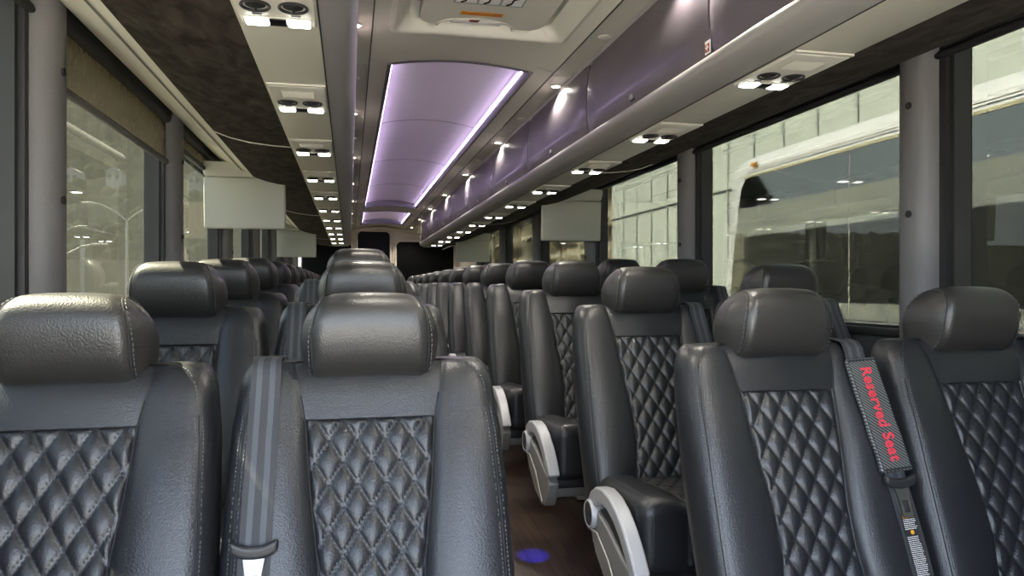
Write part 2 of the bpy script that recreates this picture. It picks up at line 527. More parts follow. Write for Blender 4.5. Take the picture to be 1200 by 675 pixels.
# light coves
for ci, (ya, yb) in enumerate(COVES):
    root = empty('light_cove', (XC, ya, .94), label=('long lilac lit ceiling panel running down the coach just beyond the roof hatch' if ci == 0 else 'short lilac lit ceiling panel at the rear, just before the back wall'),
                 cat='ceiling light', group='lit ceiling panels')
    def R(p): return [(x-XC, z-.94) for (x,z) in p]
    # lip: from the ceiling opening up into the recess
    mb = MB()
    for s in (-1, 1):
        x0 = XC + s*.305; 
        pts = [(x0, zc(x0)-.004), (XC+s*.292, zc(x0)-.006), (XC+s*.286, zc(x0)+.004), (XC+s*.285, zc(x0)+.056)]
        pts = R(pts)
        if s > 0: pts = pts[::-1]
        mb.strip(pts, 0, yb-ya, .004)
    for yy in (0, yb-ya):
        P = [[], [], [], []]
        sg = 1 if yy == 0 else -1
        for i in range(15):
            x = lerp(-.305, .305, i/14)
            z = zc(XC+x)-.94
            P[0].append((x, yy, z-.002)); P[1].append((x, yy+sg*.012, z-.006)); P[2].append((x, yy+sg*.018, z+.006)); P[3].append((x, yy+sg*.018, z+.075))
        mb.grid(P)
    mb.build('lip', M['covelip'], root)
    # dome panels with seams between
    n = max(1, round((yb-ya)/1.39))
    for i in range(n):
        a = lerp(0, yb-ya, i/n)+.004; b = lerp(0, yb-ya, (i+1)/n)-.004
        mb = MB()
        pts = [(lerp(-.276, .276, k/14), .034 + .034*(1-(lerp(-1,1,k/14))**2)) for k in range(15)]
        mb.strip(pts, a, b, .006, ny=4)
        mb.build('dome_panel', M['cove'], root)
        mb = MB()
        if i:
            mb.strip([(p[0], p[1]-.001) for p in pts], a-.007, a-.001, .004)
            mb.build('seam', M['seam'], root)
    for s in (-1, 1):
        mb = MB()
        mb.box(min(s*.284, s*.280), max(s*.284, s*.280), .02, yb-ya-.02, .006, .012)
        mb.build('led_strip', M['led'], root, smooth=False)
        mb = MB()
        mb.box(min(s*.279, s*.285), max(s*.279, s*.285), .02, yb-ya-.02, .0125, .034)  # added glowing bar brightens the dark gap between strip and dome panel
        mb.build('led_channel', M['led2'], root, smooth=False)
    mb = MB(); mb.box(-.30, .30, 0, yb-ya, .092, .10); mb.box(-.30,-.29,0,yb-ya,.0,.095); mb.box(.29,.30,0,yb-ya,.0,.095)
    mb.build('housing', M['cream2'], root, smooth=False)

# roof hatch
root = empty('roof_hatch', (XC, (HY0+HY1)/2, .93), label='cream emergency roof hatch with red latch and orange warning strip', cat='roof hatch')
hcx, hcy = XC, (HY0+HY1)/2
def rrect(hx, hy, r, n=6):
    pts = []
    for (cx, cy, a0) in ((hx-r, hy-r, 0), (-hx+r, hy-r, 90), (-hx+r, -hy+r, 180), (hx-r, -hy+r, 270)):
        for k in range(n+1):
            a = math.radians(a0 + 90*k/n)
            pts.append((cx + r*math.cos(a), cy + r*math.sin(a)))
    return pts
def ring(hx, hy, r, dz, follow=True):
    return [(x, y, (zc(min(.76,max(.15,x+XC)))-.93 if follow else 0) + dz) for (x, y) in rrect(hx, hy, r)]
hy_ = (HY1-HY0)/2
P = [ring(.325, hy_+.02, .07, .004), ring(.322, hy_+.017, .07, -.010), ring(.306, hy_, .065, -.016), ring(.292, hy_-.014, .06, -.010),
     ring(.280, hy_-.022, .05, .006), ring(.268, hy_-.03, .05, .020), ring(.256, hy_-.034, .05, .030), ring(.252, hy_-.036, .05, .085)]
mb = MB(); mb.grid(P, closed_u=True); mb.build('surround', M['cream'], root)
# lid with an arched cut for the handle on its rear edge
def lid_outline(off=0):
    hx, hy = .222-off, hy_-.050-off
    pts = [(-hx, -hy), (hx, -hy), (hx, hy-.07), (hx-.012, hy-.03), (hx-.045, hy)]
    for k in range(11):
        a = PI*k/10
        pts.append((-.02+.135*math.cos(a), hy - .085*math.sin(a)**.8))
    pts += [(-hx+.045, hy), (-hx+.012, hy-.03), (-hx, hy-.07)]
    return pts
mb = MB(); mb.prism(lid_outline(), 'z', .002, .034)
mb.build('lid', M['cream'], root, smooth=False)
mb = MB(); lo = lid_outline(-.004)
mb.tube([(x, y, .002) for (x, y) in lo[4:17]], .004, n=8)
mb.build('lid_edge', M['edge'], root)
mb = MB(); mb.box(-.26,.26,-hy_+.06,hy_-.06,.085,.095); mb.build('outer_lid', M['cream2'], root, smooth=False)
mb = MB(); mb.box(-.17,.13,hy_-.15,hy_-.045,.045,.053); mb.build('handle_well', M['darkslot'], root, smooth=False)
mb = MB(); mb.rbox(-.02, hy_-.075, .018, .092, .016, .012, .009); mb.build('handle_bar', M['white'], root)
mb = MB(); mb.prism([(-.022,0),(.022,0),(.014,.028),(-.014,.028)], 'z', 0, .01)
o = mb.build('latch', M['red'], root, smooth=False); o.location = (-.03, hy_-.118, .004)
mb = MB(); mb.box(-.09,.056,hy_-.195,hy_-.165,.0005,.0018)
o = mb.build('warning_strip', M['orange'], root, smooth=False)
mb = MB()
for k in range(22):
    x = -.084 + k*.0062
    mb.box(x, x+.003, hy_-.190, hy_-.184, .0000, .0005); mb.box(x+.001, x+.0045, hy_-.177, hy_-.171, .0000, .0005)
mb.build('warning_print', M['red'], o, smooth=False)
mb = MB(); mb.box(-.127,.105,hy_-.42,hy_-.265,.0005,.0018)
o = mb.build('instruction_sticker', M['teal'], root, smooth=False)
mb = MB()
for k in range(3):
    x = -.119 + k*.075
    mb.box(x, x+.067, hy_-.41, hy_-.275, -.0002, .0005)
mb.build('picture_field', M['white'], o, smooth=False)
mb = MB()
for k in range(3):
    mb = MB(); x = -.09 + k*.075
    mb.tube([(x-.012,hy_-.28,-.001),(x+.002,hy_-.295,-.001),(x+.004,hy_-.33,-.001),(x+.02,hy_-.345,-.001)], .0035, n=6)
    mb.build('pictogram', M['darkslot'], o)

# ------------------------------------------------------------------ downlights
def downlight(x, y, lit, label):
    t = empty('ceiling_downlight' if lit else 'ceiling_speaker_disc', (x, y, .898), label=label, cat='downlight' if lit else 'ceiling disc',
              group='recessed ceiling downlights' if lit else 'flush ceiling discs')
    mb = MB(); mb.lathe([(.019,.002),(.0235,-.001),(.0245,-.003),(.0185,-.0045),(.0175,-.002)] if lit else [(.002,-.003),(.021,-.003),(.0235,-.002),(.0245,.001),(.002,.001)], (0,0,0), n=28)
    mb.build('rim' if lit else 'disc', M['cream'], t)
    if lit:
        mb = MB(); mb.lathe([(.0005,-.0035),(.0175,-.003),(.0178,0),(.0005,0)], (0,0,0), n=24)
        mb.build('lens', M['dl'], t)
    return t
ORD = ['first','second','third','fourth','fifth','sixth','seventh','eighth','ninth','tenth','eleventh','twelfth','thirteenth','fourteenth','fifteenth']
def add_spot(name, loc, energy, size_deg, col, blend=.6, r=.015, rot=(0,0,0)):
    l = bpy.data.lights.new(name, 'SPOT'); l.energy = energy; l.spot_size = math.radians(size_deg); l.spot_blend = blend
    l.color = col; l.shadow_soft_size = r
    o = bpy.data.objects.new(name, l); o.location = loc; o.rotation_euler = rot; link(o)
    return o
for s, sn, x, ya in ((-1,'left',.018,2.58), (1,'right',.893,3.17)):
    k = 0
    for i in range(-2, 7):
        y = ya + 1.31*i
        if y > 11.2 or y < .2: continue
        downlight(x, y, True, 'lit round ceiling downlight, %s of the row beside the %s luggage bins' % (ORD[k], sn))
        add_spot('downlight_lamp', (x, y, .885), 7.5, 135, (1,.93,.8))
        y2 = y + .655
        if y2 < 11.2:
            downlight(x+ (-.002), y2, False, 'unlit flush ceiling disc after the %s downlight beside the %s bins' % (ORD[k], sn))
        k += 1

# ------------------------------------------------------------------ luggage bins, one rack each side
BY0, BY1 = -.57, 9.7
SEAMS = [-.56, .78, 1.77, 2.79, 3.78, 4.78, 5.78, 6.78, 7.78, 8.75, 9.68]
for side, sn in ((-1,'left'), (1,'right')):
    def X(x): return mirx(x, side)
    def PR(pts): 
        q = [(X(x), z) for (x, z) in pts]
        return q if side > 0 else q[::-1]
    rack = empty('overhead_luggage_rack', (X(1.15), BY0, .534),
                 label='long overhead luggage rack with %s' % ('mauve grey bin doors above the right seats' if side > 0 else 'grey underside and dark suede above the left seats'),
                 cat='luggage rack', group='overhead luggage racks')
    ox, oz = -X(1.15), -.534
    def B(mb, name, m, parent=rack, **k):
        mb.v = [(x+ox, y-BY0, z+oz) for (x, y, z) in mb.v]
        return mb.build(name, m, parent, **k)
    # rail: smooth rounded nose
    mb = MB()
    pts = [(.969,.5345),(.955,.535),(.935,.540),(.915,.549),(.900,.562),(.893,.576),(.893,.588),(.900,.597),(.914,.600)]
    mb.strip(PR(pts), BY0, BY1, -.006 if True else 0)
    B(mb, 'rail', M['rail'])
    mb = MB(); mb.strip(PR([(.9715,.5335),(.968,.5335)]), BY0, BY1, -.003); B(mb, 'groove', M['darkslot'])
    # console underside
    mb = MB(); mb.strip(PR([(1.130,.540),(1.124,.535),(.971,.5345)]), BY0, BY1, -.006)
    B(mb, 'underside_panel', M['cream2'])
    # suede panel and its pale joints
    sp = [(1.132,.541),(1.20,.5445),(1.28,.553),(1.35,.568),(1.41,.590)]
    mb = MB(); mb.strip(PR(sp[::-1]), BY0, BY1, -.008); B(mb, 'suede_panel', M['suede'])
    for y in ([.2, 2.95, 5.7, 8.45] if side < 0 else [.5, 3.3, 6.2, 8.9]):
        mb = MB(); mb.strip(PR([(x, z-.003) for x, z in sp[::-1]]), y, y+.007, -.006)
        B(mb, 'suede_joint', M['edge'])
    # wall-side cream panel rising to the window head
    mb = MB()
    cp = [(1.405,.592),(1.43,.606),(1.52,.645),(1.60,.700),(1.625,.735)]
    mb.strip(PR(cp[::-1]), BY0, Y1-.02, -.008); B(mb, 'window_head_panel', M['cream'])
    mb = MB(); mb.strip(PR([(1.468,.617),(1.462,.615)]), BY0, Y1-.02, -.002); B(mb, 'head_panel_crease', M['seam'])
    # bin body and rear end cap
    mb = MB()
    body = [(.93,.60),(.975,.545),(1.125,.545),(1.40,.60),(1.51,.66),(1.59,.715),(1.62,.76),(1.62,.895),(.935,.895)]
    mb.prism([(X(x), z) for x, z in body], 'y', BY0, BY1-.01)
    B(mb, 'bin_body', M['cream2'], smooth=False)
    mb = MB()
    capo = [(.893,.588),(.893,.576),(.900,.560),(.935,.538),(.97,.5335),(1.127,.5335),(1.20,.5435),(1.28,.552),(1.41,.589),(1.51,.65),(1.59,.73),(1.62,.895),(.925,.895),(.912,.75)]
    mb.prism([(X(x), z) for x, z in capo], 'y', BY1, BY1+.03)
    B(mb, 'end_cap', M['rail'], smooth=False)
    mb = MB()   # pale top shadow-gap trim above doors
    mb.strip(PR([(.935,.898),(.921,.898)][::-1]), BY0, BY1, .004)
    mb.strip(PR([(.927,.886),(.921,.898)]), BY0, BY1, .004)
    B(mb, 'top_trim', M['rail'])
    # doors
    for a, b in zip(SEAMS, SEAMS[1:]):
        mb = MB(); nY = 14; P = []; Q = []
        dp = [(.917,.604),(.909,.625),(.903,.67),(.901,.72),(.903,.78),(.909,.835),(.918,.872),(.926,.886)]
        for i in range(nY+1):
            t = i/nY; t = .5-.5*math.cos(PI*t)
            y = lerp(a+.006, b-.006, t)
            e = min(t, 1-t)
            inset = .010*(1-sstep(0, .055, e))
            P.append([(X(x+inset), y, z) for x, z in dp])
            Q.append([(X(x+inset+.012), y, z) for x, z in dp])
        mb.grid(P); mb.grid(Q)
        for A_, B_ in ((P[0],Q[0]), (P[-1],Q[-1])): mb.grid([A_, B_])
        mb.grid([[r[0] for r in P],[r[0] for r in Q]]); mb.grid([[r[-1] for r in P],[r[-1] for r in Q]])
        d = B(mb, 'bin_door', M['door'])
        ym = (a+b)/2 + .02
        mb = MB()
        xa = X(.9095); o_ = -side
        mb.rbox(0,0,0, .003, .022, .020, .003)
        mb.v = [(x+xa+.003*side, y+ym, z+.637) for x,y,z in mb.v]
        l = B(mb, 'latch', M['darkslot'], parent=d)
        mb = MB(); mb.rbox(0,0,0,.003,.012,.008,.003)
        mb.v = [(x+xa-.002*side, y+ym+.004, z+.632) for x,y,z in mb.v]
        B(mb, 'latch_tab', M['rail'], parent=d)
    if side > 0:
        mb = MB(); mb.box(.9035,.9055,1.748,1.775,.606,.640); o = B(mb, 'first_aid_sticker', M['white'], smooth=False)
        o['label'] = 'white sticker with a red cross emblem'
        mb = MB(); mb.box(.9025,.9035,1.751,1.772,.611,.632)
        o2 = B(mb, 'red_square', M['red'], smooth=False)
        mb = MB(); mb.box(.9017,.9025,1.7535,1.7695,.6195,.6235); mb.box(.9017,.9025,1.7595,1.7635,.6135,.6295)
        B(mb, 'white_cross', M['white'], smooth=False)

    # reading light units
    ya = 1.70 if side > 0 else 1.49
    k = 0
    for i in range(-1, 11):
        y = ya + .737*i
        if y > BY1-.3: break
        xm = X(1.048)
        t = empty('reading_light_unit', (xm, y, .534), label='lit twin reading lamp and air vent unit under the %s rack, %s from the camera' % (sn, ORD[k]),
                  cat='reading light', group='reading light units under the %s luggage rack' % sn)
        k += 1
        mb = MB(); mb.rbox(0, -.075, -.003, .073, .135, .0045, .004); mb.build('plate', M['cream'], t)
        mb = MB(); mb.box(-.074,.074,-.222,-.212,-.006,-.001); mb.build('joint_trim', M['edge'], t, smooth=False)
        mb = MB(); mb.rbox(0, .035, -.0075, .064, .0235, .002, .002); mb.build('lamp_bezel', M['cream2'], t)
        for s in (-1, 1):
            mb = MB()
            mb.rbox(s*.040, .035, -.0095, .0215, .019, .0035, .0035, mid=3)
            mb.build('lamp_lens', M['lens'], t)
            mb = MB()
            mb.lathe([(.027,0),(.0285,-.004),(.0265,-.006),(.0235,-.005),(.022,.001)], (s*.034, -.045, -.006), n=28)
            v_ = mb.build('air_vent', M['blackplastic'], t)
            mb = MB(); mb.lathe([(.0005,-.004),(.012,-.0045),(.0185,-.002),(.021,.001),(.0005,.001)], (s*.034,-.045,-.006), n=24)
            mb.box(s*.034-.002, s*.034+.002, -.062, -.028, -.013, -.010)
            mb.build('vent_nozzle', M['darkslot'], v_)
            mb = MB(); mb.rbox(s*.036, 0.0015, -.0075, .009, .0035, .0015, .001); mb.build('lamp_switch', M['blackplastic'], t)
        mb = MB(); mb.rbox(0, .035, -.0095, .0165, .0165, .003, .002); mb.build('sensor_window', M['black'], t)
        mb = MB(); mb.box(-.045,.045,-.165,-.100,-.0082,-.0072)
        for q in range(10): mb.box(-.042,.042,-.160+q*.006,-.1575+q*.006,-.0092,-.0082)
        mb.build('speaker_grille', M['cream2'], t, smooth=False)

# ------------------------------------------------------------------ roller blinds
bn = {-1:0, 1:0}
for side, sn in ((-1,'left'), (1,'right')):
    pl = PIL[side]
    for i in range(len(pl)):
        a = pl[i]+.075; b = (pl[i+1]-.075) if i+1 < len(pl) else Y1-.2
        if a > Y1-.4 or (side > 0 and i == len(pl)-1): continue
        x = mirx(1.655, side)
        lowered = (side < 0 and i == 2)
        drop = .525 if lowered else (.625 if (side < 0 and i == 3) else .668)
        t = empty('roller_blind', (x, (a+b)/2, .70), label=('brown mesh roller blind pulled partly down over the second left window' if lowered else
              'dark roller blind rolled up at the head of the %s side, %s window' % (sn, ORD[bn[side]])), cat='blind', group='roller blinds at the windows')
        bn[side] += 1
        h = (b-a)/2
        mb = MB(); mb.rbox(0,0,.012,.026,h,.030,.02); mb.build('cassette', M['gasket'], t)
        mb = MB(); mb.box(-.0008,.0008,-h+.02,h-.02,drop-.70,-.01); mb.build('fabric', M['blind'], t, smooth=False)
        mb = MB(); mb.tube([(0,-h-.0,drop-.70),(0,h+.0,drop-.70)], .0125, n=14)
        mb.tube([(0,-h-.014,drop-.70),(0,-h,drop-.70)], .009, n=12); mb.tube([(0,h,drop-.70),(0,h+.014,drop-.70)], .009, n=12)
        mb.build('hem_bar', M['pillar'] if lowered else M['gasket'], t)

# ------------------------------------------------------------------ monitors
def monitor(side, y, label):
    x = mirx(1.453, side)
    t = empty('drop_down_monitor', (x, y, .60), label=label, cat='monitor', group='drop-down monitors')
    mb = MB()
    P = []
    for (hx, hy0, hy1, z) in ((.212,-.055,.085,.060),(.210,-.05,.085,.02),(.206,-.046,.08,.004),(.205,-.040,.07,-.006),(.198,-.034,.06,-.014)):
        r = [(px_, py_+ (hy1+hy0)/2, z + (.0 if z < .05 else 0)) for px_, py_ in rrect(hx, (hy1-hy0)/2, .02, 4)]
        P.append(r)
    mb.grid(P, closed_u=True)
    mb.add(P[0], [tuple(range(len(P[0])))]); mb.add(P[-1], [tuple(range(len(P[-1])))])
    mb.build('housing', M['monitor'], t)
    mb = MB()
    def tr(w):
        return (w.x*(1+.00*w.z), w.y + (w.z)*-.06, w.z)
    mb.rbox(0, -.005, -.150, .206, .017, .135, .010, fn=tr)
    sc_ = mb.build('screen_back', M['monitor'], t)
    mb = MB(); mb.box(-.175,.175,.0135,.0155,-.26,-.04); mb.v = [(x, y-(z+.15)*.06, z) for x,y,z in mb.v]
    mb.build('screen', M['black'], sc_, smooth=False)
monitor(-1, 4.15, 'cream drop-down monitor hanging nearest on the left side')
monitor(-1, 7.85, 'small far cream drop-down monitor on the left side')
monitor(1, 4.78, 'cream drop-down monitor hanging nearest on the right side')
monitor(1, 8.85, 'small far cream drop-down monitor on the right side')

# ------------------------------------------------------------------ rear wall
mb = MB(); mb.box(.80, XR+.05, Y0-.06, Y0, -1.2, 1.1); mb.box(XL-.05, .80, Y0-.06, Y0, -1.2, -.75)  # unseen front partition, added so the near light comes from the left
struct(mb, 'wall_front', M['wallgrey'], smooth=False)
def rpoly(x0, x1, z0, z1, r, n=6):
    hx, hz = (x1-x0)/2, (z1-z0)/2
    return [(p[0]+(x0+x1)/2, p[1]+(z0+z1)/2) for p in rrect(hx, hz, r, n)]
mb = MB(); mb.box(XL-.05, XR+.05, Y1, Y1+.05, -1.1, 1.1)
rw = struct(mb, 'wall_back', M['rearcream'], smooth=False)
for i, (x0, x1, z1) in enumerate(((-.70,.02,.70),(.115,.60,.862),(.70,1.585,.71))):
    mb = MB(); mb.prism(rpoly(x0,x1,-.35,z1,.07), 'y', Y1-.012, Y1-.004)
    w = struct(mb, 'window_%d' % (wn+1+i), M['black'], smooth=False)
    mb = MB(); pts = rpoly(x0-.012,x1+.012,-.362,z1+.012,.08)
    mb.tube([(p[0], Y1-.006, p[1]) for p in pts+[pts[0]]], .016, n=8)
    mb.build('surround', M['rearcream'], w)
mb = MB()
for x in (.06,.078): mb.box(x-.004, x+.004, Y1-.02, Y1, -.3, .86)
for x in (.64,.655): mb.box(x-.004, x+.004, Y1-.02, Y1, -.3, .86)
mb.strip([(XL+.1,.80),(.0,.84),(.2,.885),(XC,.905),(.72,.885),(.92,.84),(XR-.1,.80)], Y1-.10, Y1-.0, .02)
struct(mb, 'trim_3', M['rearcream'])

# ------------------------------------------------------------------ the seats
LEAN = [(.30,-.235),(.40,-.212),(.50,-.190),(.60,-.158),(.70,-.122),(.80,-.084),(.90,-.045),(1.0,-.010),(1.1,.02)]
def yc(z): return interp(LEAN, z)
def wz(z): return interp([(.38,.236),(.6,.2385),(.75,.236),(.88,.230),(.95,.221)], z)
def hw(z): return interp([(.40,.100),(.50,.096),(.60,.083),(.68,.084),(.80,.100),(.905,.109),(1.0,.128)], z)
QT = .905
def yfront(x, z, w=None):
    """front surface of the back cushion at x, height z"""
    w = w or wz(z); h = hw(z); ax = abs(x)
    y = yc(z)
    if ax <= h:
        return y + (.003 if z < QT else -.005 - .004*(1-(ax/h)**4))
    tp = 1-.62*sstep(.80,.97,z)
    b = tp*(.017*(1-math.exp(-(ax-h)/.009)) + .012*math.sin(min(1,(ax-h)/(w-h))*PI)) + (1-tp)*.006
    e = max(0.0, (ax-(w-.034))/.034)
    return y - b + .036*(1-math.sqrt(max(0,1-e*e)))
def quilt_mesh(path, s1, hwf, dw=.047, dh=.0735, amp=.0078, nx=60, ns=110, s_phase=0.0):
    """path(s) -> (y, z, ny, nz)"""
    mb = MB(); K = 12
    hm = max(hwf(s1*k/20) for k in range(21))
    ni = int(hm/dw*K)+2; nj = int(math.ceil(s1/dh*K))
    for j in range(nj+1):
        s = min(s1, j*dh/K); y, z, ny, nz = path(s); h = hwf(s)
        for i in range(-ni, ni+1):
            x = max(-h, min(h, i*dw/K))
            p = (i+j)/K; q = (i-j)/K
            f = abs(math.sin(PI*p))*abs(math.sin(PI*q))
            d = amp*(f**.5)*max(0, min(1, (h-abs(x))/.006, s/.006, (s1-s)/.006))
            mb.v.append((x, y+ny*d, z+nz*d))
    W = 2*ni+1
    for j in range(nj):
        s_ = min(s1, (j+.5)*dh/K); h = hwf(s_)
        for i in range(-ni, ni):
            if i*dw/K > h+.0005+dw/K or (i+1)*dw/K < -h-.0005-dw/K: continue
            a = j*W+i+ni; b = a+1; c = a+W; d = c+1
            if abs(mb.v[a][0]-mb.v[b][0]) < 1e-7 and abs(mb.v[c][0]-mb.v[d][0]) < 1e-7: continue
            if (i-j) % K == 0: fs = [(a,b,d),(a,d,c)]
            elif (i+1+j) % K == 0: fs = [(a,b,c),(b,d,c)]
            else: fs = [(a,b,d,c)]
            for f_ in fs: mb.f.append(f_); mb.m.append(0)
    used = sorted({k for f_ in mb.f for k in f_}); mp_ = {k: n for n, k in enumerate(used)}
    mb.v = [mb.v[k] for k in used]; mb.f = [tuple(mp_[k] for k in f_) for f_ in mb.f]
    return mb
def dash(mb, a, b, n, wd=.0011, th=.0008, mi=0):
    a = Vector(a); b = Vector(b); n = Vector(n)
    d = (b-a); t = d.normalized(); s = t.cross(n).normalized()
    mb.obox((a+b)/2 + n*th*.4, d/2, s*wd, n*th, mi)
def quilt_stitch(path, s1, hwf, dw=.047, dh=.0735, s_phase=0.0, step=.0085):
    mb = MB()
    for kind in (1, -1):
        for k in range(-16, 17):
            # x/dw + kind*(s+ph)/dh = k
            L = math.hypot(dw, dh)
            t = -2.0
            n = int(s1/dh*L/step)+2
            for i in range(n):
                s_a = i*step*dh/L; s_b = s_a + step*.58*dh/L
                if s_b > s1-.003: continue
                xa = dw*(k - kind*(s_a+s_phase)/dh); xb = dw*(k - kind*(s_b+s_phase)/dh)
                if abs(xa) > hwf(s_a)-.004 or abs(xb) > hwf(s_b)-.004: continue
                ya, za, ny, nz = path(s_a); yb, zb, _, _ = path(s_b)
                dash(mb, (xa, ya, za), (xb, yb, zb), (0, ny, nz), .0011, .0007)
    return mb
def line_stitch(mb, pts, step=.007, off=(0,0,0), nrm=(0,-1,0), wd=.0008, th=.0007, mi=0):
    pts = [Vector(p)+Vector(off) for p in pts]
    acc = 0
    for a, b in zip(pts, pts[1:]):
        L = (b-a).length; t = acc
        while t < L:
            q = a.lerp(b, t/L); r = a.lerp(b, min(1, (t+step*.6)/L))
            if (r-q).length > step*.2: dash(mb, q, r, nrm, wd, th, mi)
            t += step
        acc = t - L
    return mb
S_TOP = QT; S_BOT = .47
def back_path(s):
    z = S_TOP - s*.95
    sl = (yc(z+.02)-yc(z-.02))/.04
    l = math.hypot(1, sl)
    return yc(z)+.001, z, -1/l, sl/l
S1B = (S_TOP-S_BOT)/.95
bq_hw = lambda s: hw(S_TOP - s*.95)-.001
CUSH = [(-.19,.498),(-.30,.508),(-.44,.520),(-.49,.518),(-.520,.502),(-.535,.475),(-.538,.43),(-.533,.37)]
_cl = [0]
for a, b in zip(CUSH, CUSH[1:]): _cl.append(_cl[-1]+math.hypot(b[0]-a[0], b[1]-a[1]))
def cush_path(s):
    for i in range(len(CUSH)-1):
        if s <= _cl[i+1] or i == len(CUSH)-2:
            t = (s-_cl[i])/(_cl[i+1]-_cl[i]); a, b = CUSH[i], CUSH[i+1]
            y, z = lerp(a[0],b[0],t), lerp(a[1],b[1],t)
            def nr(j):
                j = max(0, min(len(CUSH)-1, j)); p = CUSH[max(0,j-1)]; q = CUSH[min(len(CUSH)-1,j+1)]
                dy, dz = q[0]-p[0], q[1]-p[1]; l = math.hypot(dy,dz); return (dz/l, -dy/l)
            n0, n1 = nr(i), nr(i+1)
            return y, z+.001, lerp(n0[0],n1[0],t), lerp(n0[1],n1[1],t)

def strap_x(z, side):
    return side*interp([(.40,.206),(.62,.196),(.74,.187),(.80,.183),(.92,.177),(1.01,.168)], z) if side > 0 else -interp([(.40,.188),(.62,.183),(.80,.178),(.92,.176),(1.01,.174)], z)

def build_seat(side, aisle):
    """facing -Y, origin on the floor under the headrest. side = side of the coach, aisle = +1/-1 side of the seat that faces the aisle"""
    root = empty('coach_seat', (0,0,0))
    # --- back body
    mb = MB(); P = []
    zs = [.36,.42,.48,.54,.60,.66,.72,.78,.84,.88,.897,.903,.907,.913,.93,.945]
    rc = .055; rw = .036
    rows = [(z, wz(z), 0.0) for z in zs]
    for k in range(1, 8):
        a = PI/2*k/7
        rows.append((.945+rc*math.sin(a)**1.15, wz(.945)-rw*(1-math.cos(a)**.9 if k < 7 else 1), (1-math.cos(a))*.022))
    for (z, w, sh) in rows:
        h = min(hw(z), w-.02)
        xs = [0,.2*h,.45*h,.7*h,.88*h,.97*h,h,h+.002,h+.005,h+.010,h+.018]
        rem = w-(h+.018)
        xs += [h+.018+rem*q for q in (.2,.4,.58,.72,.84,.92,.97,1.0)]
        loop = []
        for x in [-q for q in reversed(xs)] + xs[1:]:
            loop.append((x, yfront(x, z, w)+sh, z))
        d = interp([(.36,.085),(.7,.10),(1.0,.085)], z) - sh
        base = yc(z)
        loop += [(w+.004, base+.045+sh*.3, z), (w-.002, base+d-.02, z), (w-.02, base+d, z), (w*.5, base+d+.012, z), (0, base+d+.015, z),
                 (-w*.5, base+d+.012, z), (-w+.02, base+d, z), (-w+.002, base+d-.02, z), (-w-.004, base+.045+sh*.3, z)]
        P.append(loop)
    mb.grid(P, closed_u=True)
    n = len(P[0])
    # close top
    c = [sum(p[i] for p in P[-1])/n for i in range(3)]
    top = [tuple(lerp(p[i], c[i], .5) + (.003 if i == 2 else 0) for i in range(3)) for p in P[-1]]
    mb.grid([P[-1], top], closed_u=True); mb.add(top, [tuple(range(n))]); mb.add(P[0], [tuple(range(n))])
    mb.build('backrest', M['leather'], root, angle=75)
    # --- quilted centre
    o = quilt_mesh(back_path, S1B, bq_hw).build('quilted_panel', M['leather'], root, angle=180)
    quilt_stitch(back_path, S1B, bq_hw).build('stitching', M['thread'], o, smooth=False)
    # --- seams
    mb = MB()
    for s in (-1, 1):
        zz = [.42+.015*i for i in range(36)]
        pts = [(s*(hw(z)+.001), yfront(s*(hw(z)+.0012), z)-.0005, z) for z in zz]
        mb.tube(pts, .0016, n=6)
        zz = [.42+.02*i for i in range(26)]
        for q in (.016, .027):
            pts = [(s*(wz(z)-q), yfront(s*(wz(z)-q), z)-.0008, z) for z in zz]
            line_stitch(mb, pts, mi=1, nrm=(s*.5,-.86,0))
        pts = [(s*(wz(z)-.0215), yfront(s*(wz(z)-.0215), z)+.0004, z) for z in zz]
        mb.tube(pts, .0012, n=5)
        # over the shoulder
        pts = []
        for k in range(8):
            a = PI/2*k/7
            pts.append((s*(wz(.945)-.0215-(rw*1.0)*(1-math.cos(a))), yfront(s*(wz(.945)-.0215), .945)+ .02*math.sin(a)**2 -.001 + (1-math.cos(a))*.015, .945+(rc-.003)*math.sin(a)))
        line_stitch(mb, pts, mi=1, nrm=(s*.4,-.7,.6))
    pts = [(lerp(-hw(QT), hw(QT), i/20), yc(QT)-.004, QT+.001) for i in range(21)]
    mb.tube(pts, .0014, n=6)
    mb.build('seam_piping', [M['thread'], M['thread_l']], root)
    # --- headrest
    mb = MB(); P = []
    nx, nr = 26, 36
    Wd = .122; cz_, cy_ = 1.040, .008
    for i in range(nx+1):
        t = -1+2*i/nx
        t = math.sin(t*PI/2)*.9995
        x = t*Wd
        g = (1-abs(t)**7.5)**(1/3.2) if abs(t) < 1 else 0
        g = max(g, .02)
        cap = 1-.10*sstep(.78, 1.0, abs(t)) + .02*sstep(.6,.78,abs(t))
        row = []
        for k in range(nr):
            a = 2*PI*k/nr
            ca, sa = math.cos(a), math.sin(a)
            e = .80
            py = math.copysign(abs(ca)**e, ca)*.066
            pz = math.copysign(abs(sa)**e, sa)*.0785
            if ca < 0:   # front side (-y): fuller, slightly forward at the top
                py *= 1.06
            py *= (.35+.65*g); pz *= g*cap
            zr = pz/.0785
            wx = 1 - .07*max(0, zr) - .19*max(0, zr)**3 - .02*max(0,-zr)**2
            row.append((x*wx, cy_ + py - .012*zr + .030*sstep(.74,1.0,abs(t))*(1 if py < 0 else 0), cz_ + pz + .004*(1-t*t)))
        P.append(row)
    mb.grid(P, closed_u=True); mb.add(P[0], [tuple(range(nr))]); mb.add(P[-1], [tuple(range(nr))])
    hr = mb.build('headrest', M['leather_smooth'], root, angle=75)
